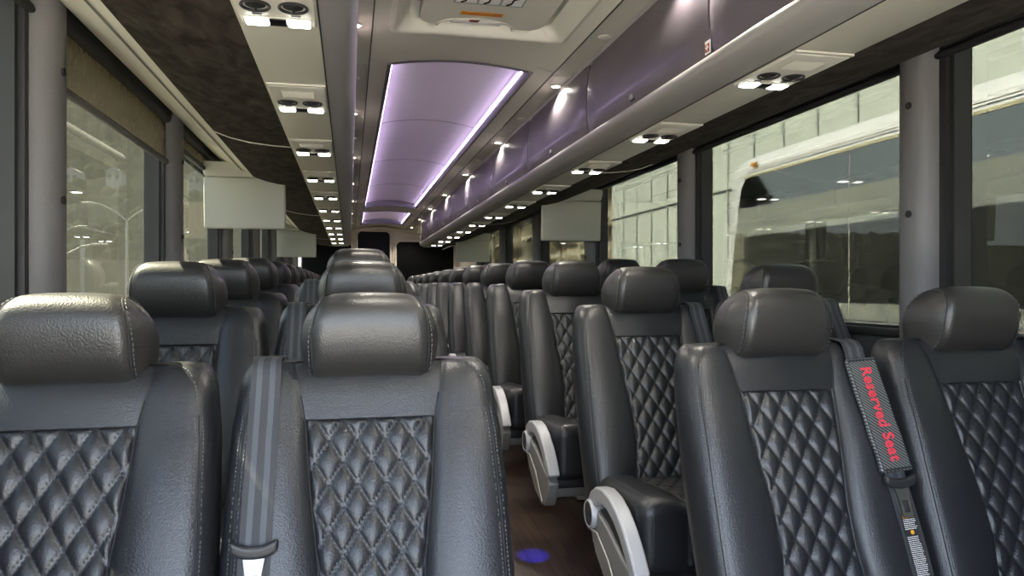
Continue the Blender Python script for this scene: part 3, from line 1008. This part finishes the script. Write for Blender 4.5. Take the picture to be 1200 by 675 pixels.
    for s in (-1, 1):
        mb = MB()
        idx = min(range(nx+1), key=lambda i: abs(P[i][0][0]/Wd/1.0 - s*.80))
        for di, mi in ((0,0),):
            loop = P[idx]; c = Vector((loop[0][0], cy_, cz_))
            pts = [Vector(p) + (Vector(p)-c).normalized()*.0003 for p in loop]
            mb.tube(pts+[pts[0]], .0012, n=5, mi=0)
            for dx in (-.0045, .0045):
                pp = [q+Vector((dx,0,0)) + (q-c).normalized()*(.0012 if dx*s < 0 else -.0002) for q in pts]
                acc = pp + [pp[0]]
                for a_, b_ in zip(acc, acc[1:]):
                    L = (b_-a_).length; nrm = ((a_+b_)/2 - c); nrm.x = 0; nrm.normalize()
                    m_ = max(1, int(L/.0065))
                    for q_ in range(m_):
                        u0 = q_/m_; u1 = (q_+.58)/m_
                        dash(mb, a_.lerp(b_, u0), a_.lerp(b_, u1), nrm, .0007, .0006, 1)
        mb.build('stitching', [M['thread'], M['thread_l']], hr, smooth=False)
    mb = MB()
    for s in (-1, 1):
        mb = MB(); mb.tube([(s*.05, .035, .96), (s*.05, .03, 1.03)], .006, n=8)
        mb.build('headrest_post', M['chrome'], hr)
    # --- seat cushion
    mb = MB()
    def cf(w):
        t = (w.y+.19)/.38          # 0 front .. 1 back
        z = w.z + (.012 if w.z > 0 else 0) * (1-t) - .012*t*(1 if w.z > 0 else 0)
        ax = abs(w.x)
        if w.z > 0: z += .012*math.sin(min(1, max(0, (ax-.10)/.12))*PI) - .010*(1-sstep(.09,.12,ax))*1
        y = w.y
        if y < 0: y += (.006 if ax < .098 else 0)*sstep(0,-.15,y)
        return (w.x, y - .0*z, z)
    mb.rbox(0, -.345, .430, .225, .190, .088, .038, seg=4, mid=16, fn=cf)
    cu = mb.build('seat_cushion', M['leather'], root, angle=75)
    o = quilt_mesh(cush_path, _cl[-1], lambda s: .098, amp=.007, ns=90, nx=44).build('quilted_insert', M['leather'], cu, angle=180)
    quilt_stitch(cush_path, _cl[-1], lambda s: .098).build('stitching', M['thread'], o, smooth=False)
    mb = MB()
    for s in (-1, 1):
        pts = [(s*.100, y_, z_+.005) for (y_, z_) in CUSH]
        mb.tube(pts, .0016, n=6)
        for q in (.0, .010):
            pts = [(s*(.2-q), -.20, .519), (s*(.2-q), -.35, .527), (s*(.2-q), -.47, .5345)]
            pts += [(s*(.2-q), -.497-.038*math.sin(a), .4985+.036*math.cos(a)) for a in (0,.4,.8,1.2,1.57)]
            pts += [(s*(.2-q), -.5365, .40)]
            line_stitch(mb, pts, mi=1, nrm=(0,-.5,.8))
    mb.build('seam_piping', [M['thread'], M['thread_l']], cu)
    # --- base
    mb = MB()
    mb.rbox(0, -.30, .325, .215, .17, .022, .012)
    mb.build('seat_pan', M['blackplastic'], root)
    mb = MB()
    for yy in (-.42, -.22): mb.rbox(0, yy, .285, .205, .022, .018, .006)
    mb.build('cross_beam', M['silver_d'], root)
    lx = -aisle*.14 if aisle else -side*.05
    mb = MB()
    mb.prism([(-.43,.28),(-.40,.28),(-.31,.02),(-.22,.28),(-.19,.28),(-.27,.0),(-.36,.0)], 'x', lx-.008, lx+.008)
    mb.prism([(-.44,.0),(-.18,.0),(-.19,.012),(-.43,.012)], 'x', lx-.02, lx+.02)
    mb.build('leg', M['silver_d'], root, smooth=False)
    # --- belt
    mb = MB()
    zz = [.44,.50,.56,.62,.68,.74,.80,.86,.91,.95,.975]
    path = []
    for z in zz:
        x = strap_x(z, side)
        path.append((x, min(yfront(x, z), yfront(x-.02, z), yfront(x+.02, z))-.003, z))
    xt = path[-1][0]
    yt = path[-1][1]
    path += [(xt, yt+.006, .992), (xt, yt+.02, 1.004), (xt, yt+.05, 1.008), (xt, yt+.085, 1.002), (xt, yt+.10, .97), (xt, yt+.10, .90)]
    wds = [-.024,-.0165,-.0115,-.003,.001,.0095,.0145,.024] if True else []
    wds = [-.0240,-.0150,-.0060,.0060,.0150,.0240]; mis = [0,1,0,1,0]
    for j in range(5):
        a, b = wds[j], wds[j+1]
        A = [(p[0]+a, p[1], p[2]) for p in path]; B_ = [(p[0]+b, p[1], p[2]) for p in path]
        A2 = [(p[0]+a, p[1]+(.0016 if i < 12 else -.0), p[2]-(.0016 if i >= 12 else 0)) for i, p in enumerate(path)]
        B2 = [(p[0]+b, q[1], q[2]) for p, q in zip(path, A2)]
        mb.grid([A, B_], mi=mis[j]); mb.grid([A2, B2], mi=mis[j])
        if j == 0: mb.grid([A, A2], mi=0)
        if j == 4: mb.grid([B_, B2], mi=0)
    belt = mb.build('seat_belt', [M['belt'], M['belt_l']], root, angle=60)
    mb = MB(); mb.rbox(xt, yt+.088, .995, .030, .008, .012, .006)
    mb.build('belt_guide', M['blackplastic'], belt)
    zt = .722 if side > 0 else .722
    x = strap_x(zt, side); y = min(yfront(x,zt), yfront(x+.02,zt), yfront(x-.02,zt))
    mb = MB(); mb.rbox(0,0,0,.036,.007,.010,.006, mid=6, fn=lambda w: (w.x, w.y, w.z + .012*(abs(w.x)/.036)**2.2))
    mb.v = [(a+x, b+y-.010, c_+zt) for a,b,c_ in mb.v]
    tg = mb.build('belt_tongue', M['blackplastic'], belt)
    mb = MB()
    # metal tongue blade: a plate with a slot
    outer = [(-.016,0),(.016,0),(.012,-.022),(.012,-.048),(.008,-.053),(-.008,-.053),(-.012,-.048),(-.012,-.022)]
    inner = [(-.006,-.022),(.006,-.022),(.006,-.0225),(.006,-.042),(.004,-.044),(-.004,-.044),(-.006,-.042),(-.006,-.0225)]
    for yy in (-.0125,-.0100):
        mb.grid([[(a+x, y+yy, c_+zt-.008) for a,c_ in outer],[(a+x, y+yy, c_+zt-.008) for a,c_ in inner]], closed_u=True)
    mb.grid([[(a+x, y-.0125, c_+zt-.008) for a,c_ in outer],[(a+x, y-.0100, c_+zt-.008) for a,c_ in outer]], closed_u=True)
    mb.grid([[(a+x, y-.0125, c_+zt-.008) for a,c_ in inner],[(a+x, y-.0100, c_+zt-.008) for a,c_ in inner]], closed_u=True)
    mb.v = [(a, b+(c_-zt+.008)*.40-.002, c_) for a,b,c_ in mb.v]
    mb.build('tongue_blade', M['chrome'], tg, smooth=False)
    # --- armrest on the aisle side
    if aisle:
        s = aisle
        xo = s*.250
        a_ = empty_part('armrest', root)
        arch_o = [(-.262,.470),(-.285,.500),(-.325,.522),(-.375,.530),(-.43,.524),(-.485,.503),(-.535,.470),(-.578,.430),(-.612,.388)]
        arch_i = [(-.575,.370),(-.545,.408),(-.508,.442),(-.465,.468),(-.42,.484),(-.375,.488),(-.335,.480),(-.31,.462),(-.30,.445)]
        mb = MB()
        # rounded prism
        poly = arch_o + arch_i
        for (ins, xa, xb) in ((0, -.020, .020),):
            mb.prism(poly, 'x', xo+xa, xo+xb)
        ob = mb.build('arm', M['silver'], a_, smooth=False)
        bv = ob.modifiers.new('bevel', 'BEVEL'); bv.width = .006; bv.segments = 3; bv.limit_method = 'ANGLE'
        ob.data.polygons.foreach_set('use_smooth', [True]*len(ob.data.polygons)); ob.data.set_sharp_from_angle(angle=math.radians(35))
        a_.name = 'armrest'
        mb = MB()
        pan = [(-.245,.455),(-.262,.405),(-.31,.34),(-.40,.285),(-.48,.262),(-.535,.268),(-.567,.30),(-.590,.355),(-.560,.378),(-.50,.395),(-.40,.435),(-.33,.452),(-.29,.478)]
        mb.prism(pan, 'x', xo-.022, xo+.014) if s > 0 else mb.prism(pan, 'x', xo-.014, xo+.022)
        ob = mb.build('side_cover', M['silver_d'], a_, smooth=False)
        bv = ob.modifiers.new('bevel', 'BEVEL'); bv.width = .005; bv.segments = 2
        ob.data.polygons.foreach_set('use_smooth', [True]*len(ob.data.polygons)); ob.data.set_sharp_from_angle(angle=math.radians(35))
        mb = MB()
        slot = [(-.335,.462),(-.40,.448),(-.47,.418),(-.53,.388),(-.556,.382),(-.52,.425),(-.47,.458),(-.42,.475),(-.375,.478)]
        mb.prism(slot, 'x', xo-.008, xo+.008); mb.build('dark_gap', M['darkslot'], a_, smooth=False)
        mb = MB(); mb.lathe([(.0005,.0),(.030,.0),(.033,-.002),(.036,-.002),(.039,.004),(.039,.046),(.0005,.046)], (0,0,0), axis='x', n=32)
        ob = mb.build('pivot_cap', M['silver'], a_)
        ob.location = (xo + s*.025, -.288, .440); ob.rotation_euler = (0, 0, 0 if s < 0 else PI)
        mb = MB(); mb.lathe([(.031,-.0008),(.0335,-.0016),(.0345,0)], (0,0,0), axis='x', n=32)
        for q_ in range(4): mb.box(-.0014, -.0002, -.018+q_*.010, -.012+q_*.010, -.006+.002*(q_%2), .006-.003*((q_+1)%2))
        ob = mb.build('pivot_ring', M['blackplastic'], a_)
        ob.location = (xo + s*.0250, -.288, .440); ob.rotation_euler = (0, 0, 0 if s < 0 else PI)
        mb = MB()
        mb.tube([(xo + s*.020, -.290,.40),(xo+s*.0205,-.345,.405),(xo+s*.0205,-.43,.365),(xo+s*.0205,-.525,.282)], .0022, n=6)
        mb.build('cover_trim', M['edge'], a_)
    return root

def empty_part(name, parent):
    o = bpy.data.objects.new(name, None); o.empty_display_size = .05
    return link(o, parent)

protos = {}
def seat(side, aisle, x, y, z, label, group):
    key = (side, aisle)
    if key not in protos:
        protos[key] = build_seat(side, aisle); o = protos[key]
    else:
        o = copy_tree(protos[key])
    o.location = (x, y, z)
    tag(o, label, 'seat', group)
    return o

LX, RX = (-.447, .036), (.910, 1.400)
NROW = 13
hz = {('L',0,0):-.010, ('L',0,1):-.010, ('L',1,0):.068, ('L',1,1):.074, ('L',2,0):.102, ('L',2,1):.146, ('L',3,1):.150}
Creal = None
for k in range(NROW):
    rown = ORD[k]
    near = 'the %s row from the camera' % rown
    for j, nm in ((0,'window'), (1,'aisle')):
        y = 1.35 + .745*k; h = hz.get(('L',k,j), rise(y))
        seat(-1, 1 if j else 0, LX[j], y, h-HEADTOP, 'black quilted leather seat, left block %s side, %s' % (nm, near), 'black quilted seats left of the aisle')
    for j, nm in ((0,'aisle'), (1,'window')):
        y = 1.46 + .752*k; h = rise(y) + (.004 if k == 0 and j == 1 else 0) + (.012 if j == 1 and 0 < k < 4 else 0)
        o = seat(1, 0 if j else -1, RX[j], y, h-HEADTOP, 'black quilted leather seat, right block %s side, %s' % (nm, near), 'black quilted seats right of the aisle')
        if k == 0 and j == 0: Creal = o

# label on the nearest right aisle seat's belt
def strap_frame(za, zb, side=1):
    xa, xb = strap_x(za, side), strap_x(zb, side)
    ya = min(yfront(xa,za), yfront(xa+.02,za), yfront(xa-.02,za)); yb = min(yfront(xb,zb), yfront(xb+.02,zb), yfront(xb-.02,zb))
    A = Vector((xa, ya-.003, za)); B_ = Vector((xb, yb-.003, zb))
    d = (B_-A).normalized(); s = (Vector((1,0,0)) - d*d.x).normalized(); n = d.cross(s).normalized()
    return A, B_, d, s, n
A, B_, d, s, n = strap_frame(.665, .545)
mb = MB(); mb.obox((A+B_)/2 + n*.0015, d*((B_-A).length/2), s*.0165, n*.0005)
lb = mb.build('belt_label', M['gasket'], Creal, smooth=False)
lb['label'] = 'small black belt warning label with pale print'
mb = MB()
Lw = (B_-A).length
rr = random.Random(3)
q = .004
while q < Lw-.004:
    if .030 < q < .042: q += .003; continue
    x = -.0145
    while x < .014:
        wl = rr.uniform(.0015,.005)
        if x+wl > .0145: break
        mb.obox(A + d*q + s*(x+wl/2) + n*.0022, d*.0007, s*(wl/2), n*.0002, 1 if q < .008 else 0)
        x += wl+.0012
    q += .0036
mb.build('print', [M['white'], M['orange']], lb, smooth=False)
mb = MB(); c0 = A + d*.036 + n*.0021
mb.tube([c0 - n*.0002, c0 + n*.0004], .0042, n=16)
mb.build('yellow_emblem', M['orange'], lb)

# belt pad
A, B_, d, s, n = strap_frame(.965, .742)
pad = empty('seat_belt_pad', (0,0,0), label='carbon patterned belt pad with red Reserved Seat lettering on the near right aisle seat', cat='belt pad')
Rm = Matrix((s, -n, -d)).transposed().to_4x4()      # local x = side, local y = away from viewer, local z = up along the strap
mid = (A+B_)/2 + n*.008
pad.matrix_world = Matrix.Translation(Creal.location + mid) @ Rm
Lp = (B_-A).length
mb = MB()
def pf(w): 
    return (w.x*(1+.015*math.sin(w.z*90)), w.y + .0012*math.sin(w.z*70+w.x*60), w.z)
mb.rbox(0, 0, 0, .0365, .0055, Lp/2, .004, seg=2, mid=14, fn=pf)
mb.build('cover', M['carbon'], pad)
mb = MB()
for sx in (-1,1):
    line_stitch(mb, [(sx*.0335,-.0062,-Lp/2+.004),(sx*.0335,-.0062,Lp/2-.004)], step=.005)
mb.box(-.034,.034,-.0072,-.0055,-Lp/2+.003,-Lp/2+.007); mb.box(-.034,.034,-.0072,-.0055,Lp/2-.007,Lp/2-.004)
mb.build('edge_binding', M['thread'], pad, smooth=False)
cu = bpy.data.curves.new('lettering', 'FONT'); cu.body = 'Reserved Seat'; cu.size = .036; cu.extrude = .0006; cu.offset = .0009
cu.space_character = 1.08
cu.align_x = 'CENTER'; cu.align_y = 'CENTER'
cu.materials.append(mat('red_lettering', (.62,.045,.07), .5))
tf = bpy.data.objects.new('lettering_source', cu); link(tf)
me = bpy.data.meshes.new_from_object(tf.evaluated_get(bpy.context.evaluated_depsgraph_get()))
bpy.data.objects.remove(tf)
to = bpy.data.objects.new('lettering', me); link(to, pad)
to.matrix_local = Matrix(((0,1,0,.001),(0,0,-1,-.0078),(-1,0,0,.0),(0,0,0,1)))
to.scale = (.90, 1.0, 1.0)

# ------------------------------------------------------------------ blue step light by the aisle
t = empty('aisle_step_light', (.715, 2.62, floor_z(2.62)+.262), label='small blue aisle step light under the third right aisle seat', cat='step light')
mb = MB(); mb.rbox(0,0,0,.012,.03,.008,.005); mb.build('housing', M['blackplastic'], t)
mb = MB(); mb.rbox(0,0,-.0085,.008,.024,.0015,.001); mb.build('lens', emit('blue_led', (.05,.06,1.0), 6), t)
add_spot('step_lamp', (.71, 2.64, floor_z(2.64)+.245), 6, 30, (.01,.02,1.0), r=.008, rot=(math.radians(22), math.radians(6), 0))

# ------------------------------------------------------------------ outside
M['asphalt'] = mat('asphalt', (.04,.035,.024), .9, var=.15, vscale=.4)
mb = MB(); mb.box(-260, 260, -120, 380, -2.6, -2.45)
o = struct(mb, 'ground', M['asphalt'], smooth=False)

mb = MB(); mb.box(-8, 3, -22, -1.6, -2.45, -2.43)  # unseen pale slab added ahead of the coach to bounce light onto the ceiling
struct(mb, 'pavement', mat('pale_concrete', (.30,.295,.28), .9, var=.08, vscale=1), smooth=False)
# neighbouring white coach
WX = 3.62
root = empty('white_coach', (WX+1.25, .16, -2.40), label='white coach with dark side windows parked outside the right windows', cat='coach')
def section(y, zoff=0, k=1.0):
    pts = [(0,-2.0),(0,-.5),(0,.6),(.004,.98),(.02,1.08),(.07,1.16),(.18,1.21),(1.25,1.26),(2.32,1.21),(2.43,1.16),(2.48,1.08),(2.5,.98),(2.5,.6),(2.5,-.5),(2.5,-2.0)]
    return [(1.25+(x-1.25)*k + WX, y, z) for x, z in pts]
def wrel(mb): mb.v = [(x-(WX+1.25), y, z+2.45) for x,y,z in mb.v]; return mb
mb = MB(); P = [section(-7), section(0), section(5.6)]
for (y, k) in ((6.05,1),(6.25,.996),(6.38,.985),(6.46,.96)):
    r = section(y, 0, k)
    # the nose leans back towards the roof
    r = [(x, yy + (.34*(1-(z+2.0)/3.2) if k < 1.01 else 0)*sstep(5.6,6.3,y), z - (.03 if z > 1.1 else .01)*(1-k)/.04*(z>0.5)) for x,yy,z in r]
    P.append(r)
mb.grid(P, closed_u=True); mb.add(P[0], [tuple(range(15))]); mb.add(P[-1], [tuple(range(15))])
wrel(mb).build('body', M['outer'], root)
edges = [-6.8,-5.2,-3.6,-2.0,-.4,1.2,2.93,4.655]
for a, b in zip(edges, edges[1:]+[6.28]):
    mb = MB()
    q = [(a+.006,-.28),(b-.006 + (.22 if b > 6 else 0),-.28),(b-.006,.965),(a+.006,.965)]
    if b > 6: q = [(a+.006,-.28),(6.42,-.28),(6.34,.3),(6.20,.88),(6.12,.965),(a+.006,.965)]
    mb.prism(q, 'x', WX-.012, WX+.0)
    wrel(mb).build('side_window', M['ext_dark'], root, smooth=False)
mb = MB(); mb.box(WX-.016,WX-.004,-6.8,6.15,.968,.990); wrel(mb).build('window_trim', mat('yellowed_trim', (.55,.5,.33), .5), root, smooth=False)
mb = MB(); mb.box(WX+.0,WX+.006,-6.8,6.2,1.035,1.041); wrel(mb); 
o = mb.build('roof_seam', M['seam'], root, smooth=False); o.location.x = -.006
mb = MB(); mb.rbox(WX+.004, 6.0, 1.085, .014, .045, .018, .012); wrel(mb).build('marker_light', M['orange'], root)
for (x, y) in ((WX+.16,4.4),(WX+.16,-3.6),(WX+2.34,4.4),(WX+2.34,-3.6)):
    mb = MB(); mb.lathe([(.10,-.14),(.30,-.13),(.46,-.14),(.50,-.10),(.50,.10),(.46,.14),(.30,.13),(.10,.14)], (x-(WX+1.25), y, .45), axis='x', n=32)
    mb.build('wheel', M['gasket'], root)
mb = MB(); mb.tube([(WX+2.2,6.55,.6),(WX+2.55,6.8,.65),(WX+2.6,6.8,.2)], .03); wrel(mb).build('mirror_arm', M['gasket'], root)

# white building behind it
M['bwall'] = mat('white_cladding', (.66,.70,.64), .6, var=.02)
root = empty('white_building', (9.2, 8, -2.45), label='pale clad building wall with upright panel joints beyond the white coach', cat='building')
mb = MB(); mb.box(0, 10, -14, 17.2, 0, 10); mb.build('wall', M['bwall'], root, smooth=False)
mb = MB()
for k in range(26): mb.box(-.03, 0, -14+1.2*k, -13.94+1.2*k, 0, 10)
mb.build('panel_joint', mat('joint_cap', (.52,.56,.51), .6), root, smooth=False)
mb = MB(); mb.box(-.05, 0, -14, 17.2, 4.9, 4.98); mb.build('ledge', M['bwall'], root, smooth=False)

# stone-coloured structure beyond it
M['stone'] = mat('stone_blocks', (.36,.30,.20), .9, var=.45, vscale=1.6)
M['beam'] = mat('pale_beam', (.60,.55,.42), .8)
root = empty('stone_yard_wall', (10.4, 45, -2.45), label='tan stone wall behind pale rails beyond the rear right windows', cat='wall')
mb = MB(); mb.box(0, .8, -19.3, 34, 0, 9); mb.build('stonework', M['stone'], root, smooth=False)
for z in (1.2, 2.6, 3.9, 5.2, 6.8, 8.4):
    mb = MB(); mb.box(-.6, -.3, -19.3, 34, z, z+.22); mb.build('rail', M['beam'], root, smooth=False)
for i in range(11):
    mb = MB(); mb.box(-.62, -.28, -19.2+5*i, -18.9+5*i, 0, 9); mb.build('post', M['beam'], root, smooth=False)

# left: hillside, trees, houses, lamp posts
mb = MB(); P = []
def hillz(x, y):
    d = max(0, -x-38 + y*.0)
    r = math.hypot(x, y)
    return -2.45 + (62-50*sstep(.38,.55,math.atan2(-x,max(1,y))))*sstep(50, 200, r) * (1+.05*math.sin(x*.05)+.05*math.sin(y*.04+1))
for i in range(41):
    row = []
    for j in range(41):
        x = -330 + 326*i/40; y = 30 + 330*j/40
        row.append((x, y, hillz(x, y)-.05))
    P.append(row)
mb.grid(P)
struct(mb, 'hillside', mat('dry_hillside', (.010,.011,.006), 1, var=.35, vscale=.05, spec=0))
M['pole'] = mat('pale_pole', (.14,.14,.12), .6)
M['leaf'] = mat('hill_foliage', (.009,.011,.006), 1, var=.7, vscale=.5, spec=0)
rt = random.Random(11)
mb = MB()
ico = None
import bmesh
bmx = bmesh.new(); bmesh.ops.create_icosphere(bmx, subdivisions=2, radius=1)
iv = [v.co.copy() for v in bmx.verts]; ifc = [tuple(v.index for v in f.verts) for f in bmx.faces]; bmx.free()
for k in range(6500):
    ang = math.radians(rt.uniform(2, 40)); r = rt.uniform(76, 240)
    x, y = -r*math.sin(ang), r*math.cos(ang)
    if abs(math.hypot(x,y)-99) < 3.2 and .15 < -x/y < .41: continue
    R_ = rt.uniform(.45, .95)*(1+r/300); z = hillz(x, y)
    for q in range(2):
        c = Vector((x+rt.uniform(-2,2), y+rt.uniform(-2,2), z+R_*rt.uniform(.5,1.2)))
        rr_ = R_*rt.uniform(.5,.9)
        ph = rt.uniform(0,6)
        mb.add([c + v*rr_*(1+.35*math.sin(v.x*7+ph)*math.sin(v.z*8+ph*2)*math.cos(v.y*6)) for v in iv], ifc)
o = mb.build('hillside_trees', M['leaf'])
tag(o, 'green trees covering the hillside beyond the left windows', 'trees', kind='stuff')
hn = [('pale low house at the nearer end of the hillside row', .375, 99), ('pale wide house second along the hillside row', .33, 98),
      ('pale gabled house in the middle of the hillside row', .283, 99), ('small pale house fourth along the hillside row', .235, 98), ('pale house at the far end of the hillside row', .19, 99)]
for lab, t_, r in hn:
    y = r*math.cos(math.atan(t_)); x = -t_*y
    h = empty('hillside_house', (x, y, hillz(x,y)+1.5), label=lab, cat='house', group='pale houses on the hillside')
    mb = MB(); mb.box(-.85,.85,-.9,.9,-3,.6); mb.build('wall', M['pole'], h, smooth=False)
    mb = MB(); mb.prism([(-.98,.55),(.98,.55),(0,1.1)], 'y', -1.05, 1.05); mb.build('roof', mat('tile_roof', (.12,.115,.10), .9), h, smooth=False)
    for sx in (-.85, .25):
        mb = MB(); mb.box(sx*.7, sx*.7+.38, -.94, -.89, -.3, .2); mb.build('window', M['black'], h, smooth=False)
def lamp_post(x, y, H, label, arms=2):
    t = empty('lamp_post', (x, y, -2.45), label=label, cat='lamp post', group='lamp posts in the lot')
    mb = MB(); mb.tube([(0,0,0),(0,0,H)], [.09,.06], n=10); mb.build('pole', M['pole'], t)
    for s in ((-1,1) if arms == 2 else (1,)):
        mb = MB(); mb.tube([(0,0,H-.1),(s*.5,0,H+.35),(s*1.2,0,H+.75),(s*1.7,0,H+.85)], .035, n=8)
        a = mb.build('arm', M['pole'], t)
        mb = MB(); mb.rbox(s*1.9,0,H+.85,.32,.12,.05,.04); mb.build('lamp_head', M['pole'], a)
lamp_post(-11.9, 44, 6.2, 'tall twin-armed lamp post in the middle of the second left window')
lamp_post(-20.5, 58, 6.0, 'distant twin-armed lamp post behind the other near the window pillar')
lamp_post(-12, 33.5, 3.4, 'short single-armed post at the near edge of the second left window', 1)
# lot wall, board, kerb rail
t = empty('yard_fence_wall', (-22, 62, -2.45), label='long tan wall along the far side of the lot', cat='wall')
mb = MB(); mb.box(-40, 20, 0, .4, 0, 4.6); mb.build('panel', mat('tan_wall', (.075,.055,.03), .9, var=.15, vscale=1), t, smooth=False)
for i in range(11):
    mb = MB(); mb.box(-40+6*i, -39.7+6*i, -.15, .0, 0, 5.6+.5*(i%3)); mb.build('post', M['pole'], t, smooth=False)
t = empty('sign_board', (-12.2, 50, -2.45), label='blank tan sign board on a pole beside the twin-armed lamp post', cat='sign')
mb = MB(); mb.box(.6, 3.4, 0, .15, 5.6, 7.9); mb.build('board', mat('tan_board', (.17,.13,.07), .8), t, smooth=False)
mb = MB(); mb.tube([(.75,.1,0),(.75,.1,8.2)], .1); mb.build('pole', M['pole'], t)
t = empty('guard_rail', (-9.5, 30, -2.45), label='low yellow topped rail across the lot outside the left windows', cat='rail')
mb = MB(); mb.box(-6, 4, 0, .12, 1.4, 1.52); mb.build('bar', mat('yellow_rail', (.20,.16,.06), .7), t, smooth=False)
for i in range(6):
    mb = MB(); mb.box(-6+2*i-.04, -6+2*i+.04, 0, .1, 0, 1.4); mb.build('post', M['pole'], t, smooth=False)

# ------------------------------------------------------------------ lights, world, camera
for o in bpy.context.scene.objects:
    if o.parent is None:
        o.location.z += CZ

sun = bpy.data.lights.new('sun', 'SUN'); sun.energy = 50.0; sun.angle = math.radians(.6); sun.color = (1,.93,.78)
so = bpy.data.objects.new('sun', sun); link(so)
dv = Vector((1.0, -.55, -1.40)).normalized()
so.rotation_euler = dv.to_track_quat('-Z', 'Y').to_euler()

w = bpy.data.worlds.new('world'); bpy.context.scene.world = w; w.use_nodes = True
nt = w.node_tree; bg = nt.nodes['Background']
tc = nt.nodes.new('ShaderNodeTexCoord'); sx = nt.nodes.new('ShaderNodeSeparateXYZ'); cr = nt.nodes.new('ShaderNodeValToRGB')
cr.color_ramp.elements[0].position = .18; cr.color_ramp.elements[0].color = (.78,.88,1.0,1)
cr.color_ramp.elements[1].position = .75; cr.color_ramp.elements[1].color = (.34,.54,1.0,1)
nt.links.new(tc.outputs['Generated'], sx.inputs[0]); nt.links.new(sx.outputs[2], cr.inputs[0]); nt.links.new(cr.outputs[0], bg.inputs[0])
bg.inputs[1].default_value = 2.7

cam = bpy.data.cameras.new('camera'); co = bpy.data.objects.new('camera', cam); link(co)
cam.sensor_width = 36; cam.lens = 867/1200*36; cam.clip_start = .02; cam.clip_end = 1000
th = math.radians(12.36)
co.location = (0, 0, CZ)
co.rotation_euler = (PI/2, 0, -th)
cam.shift_y = 0
sc = bpy.context.scene
sc.camera = co
sc.view_settings.view_transform = 'Standard'; sc.view_settings.look = 'None'; sc.view_settings.gamma = 1
sc.view_settings.use_curve_mapping = False
sc.view_settings.exposure = 2.0
sc.cycles.use_denoising = True
sc.cycles.max_bounces = 9; sc.cycles.diffuse_bounces = 5; sc.cycles.glossy_bounces = 4
sc.cycles.transparent_max_bounces = 16
sc.cycles.sample_clamp_indirect = 6
sc.cycles.caustics_reflective = False; sc.cycles.caustics_refractive = False
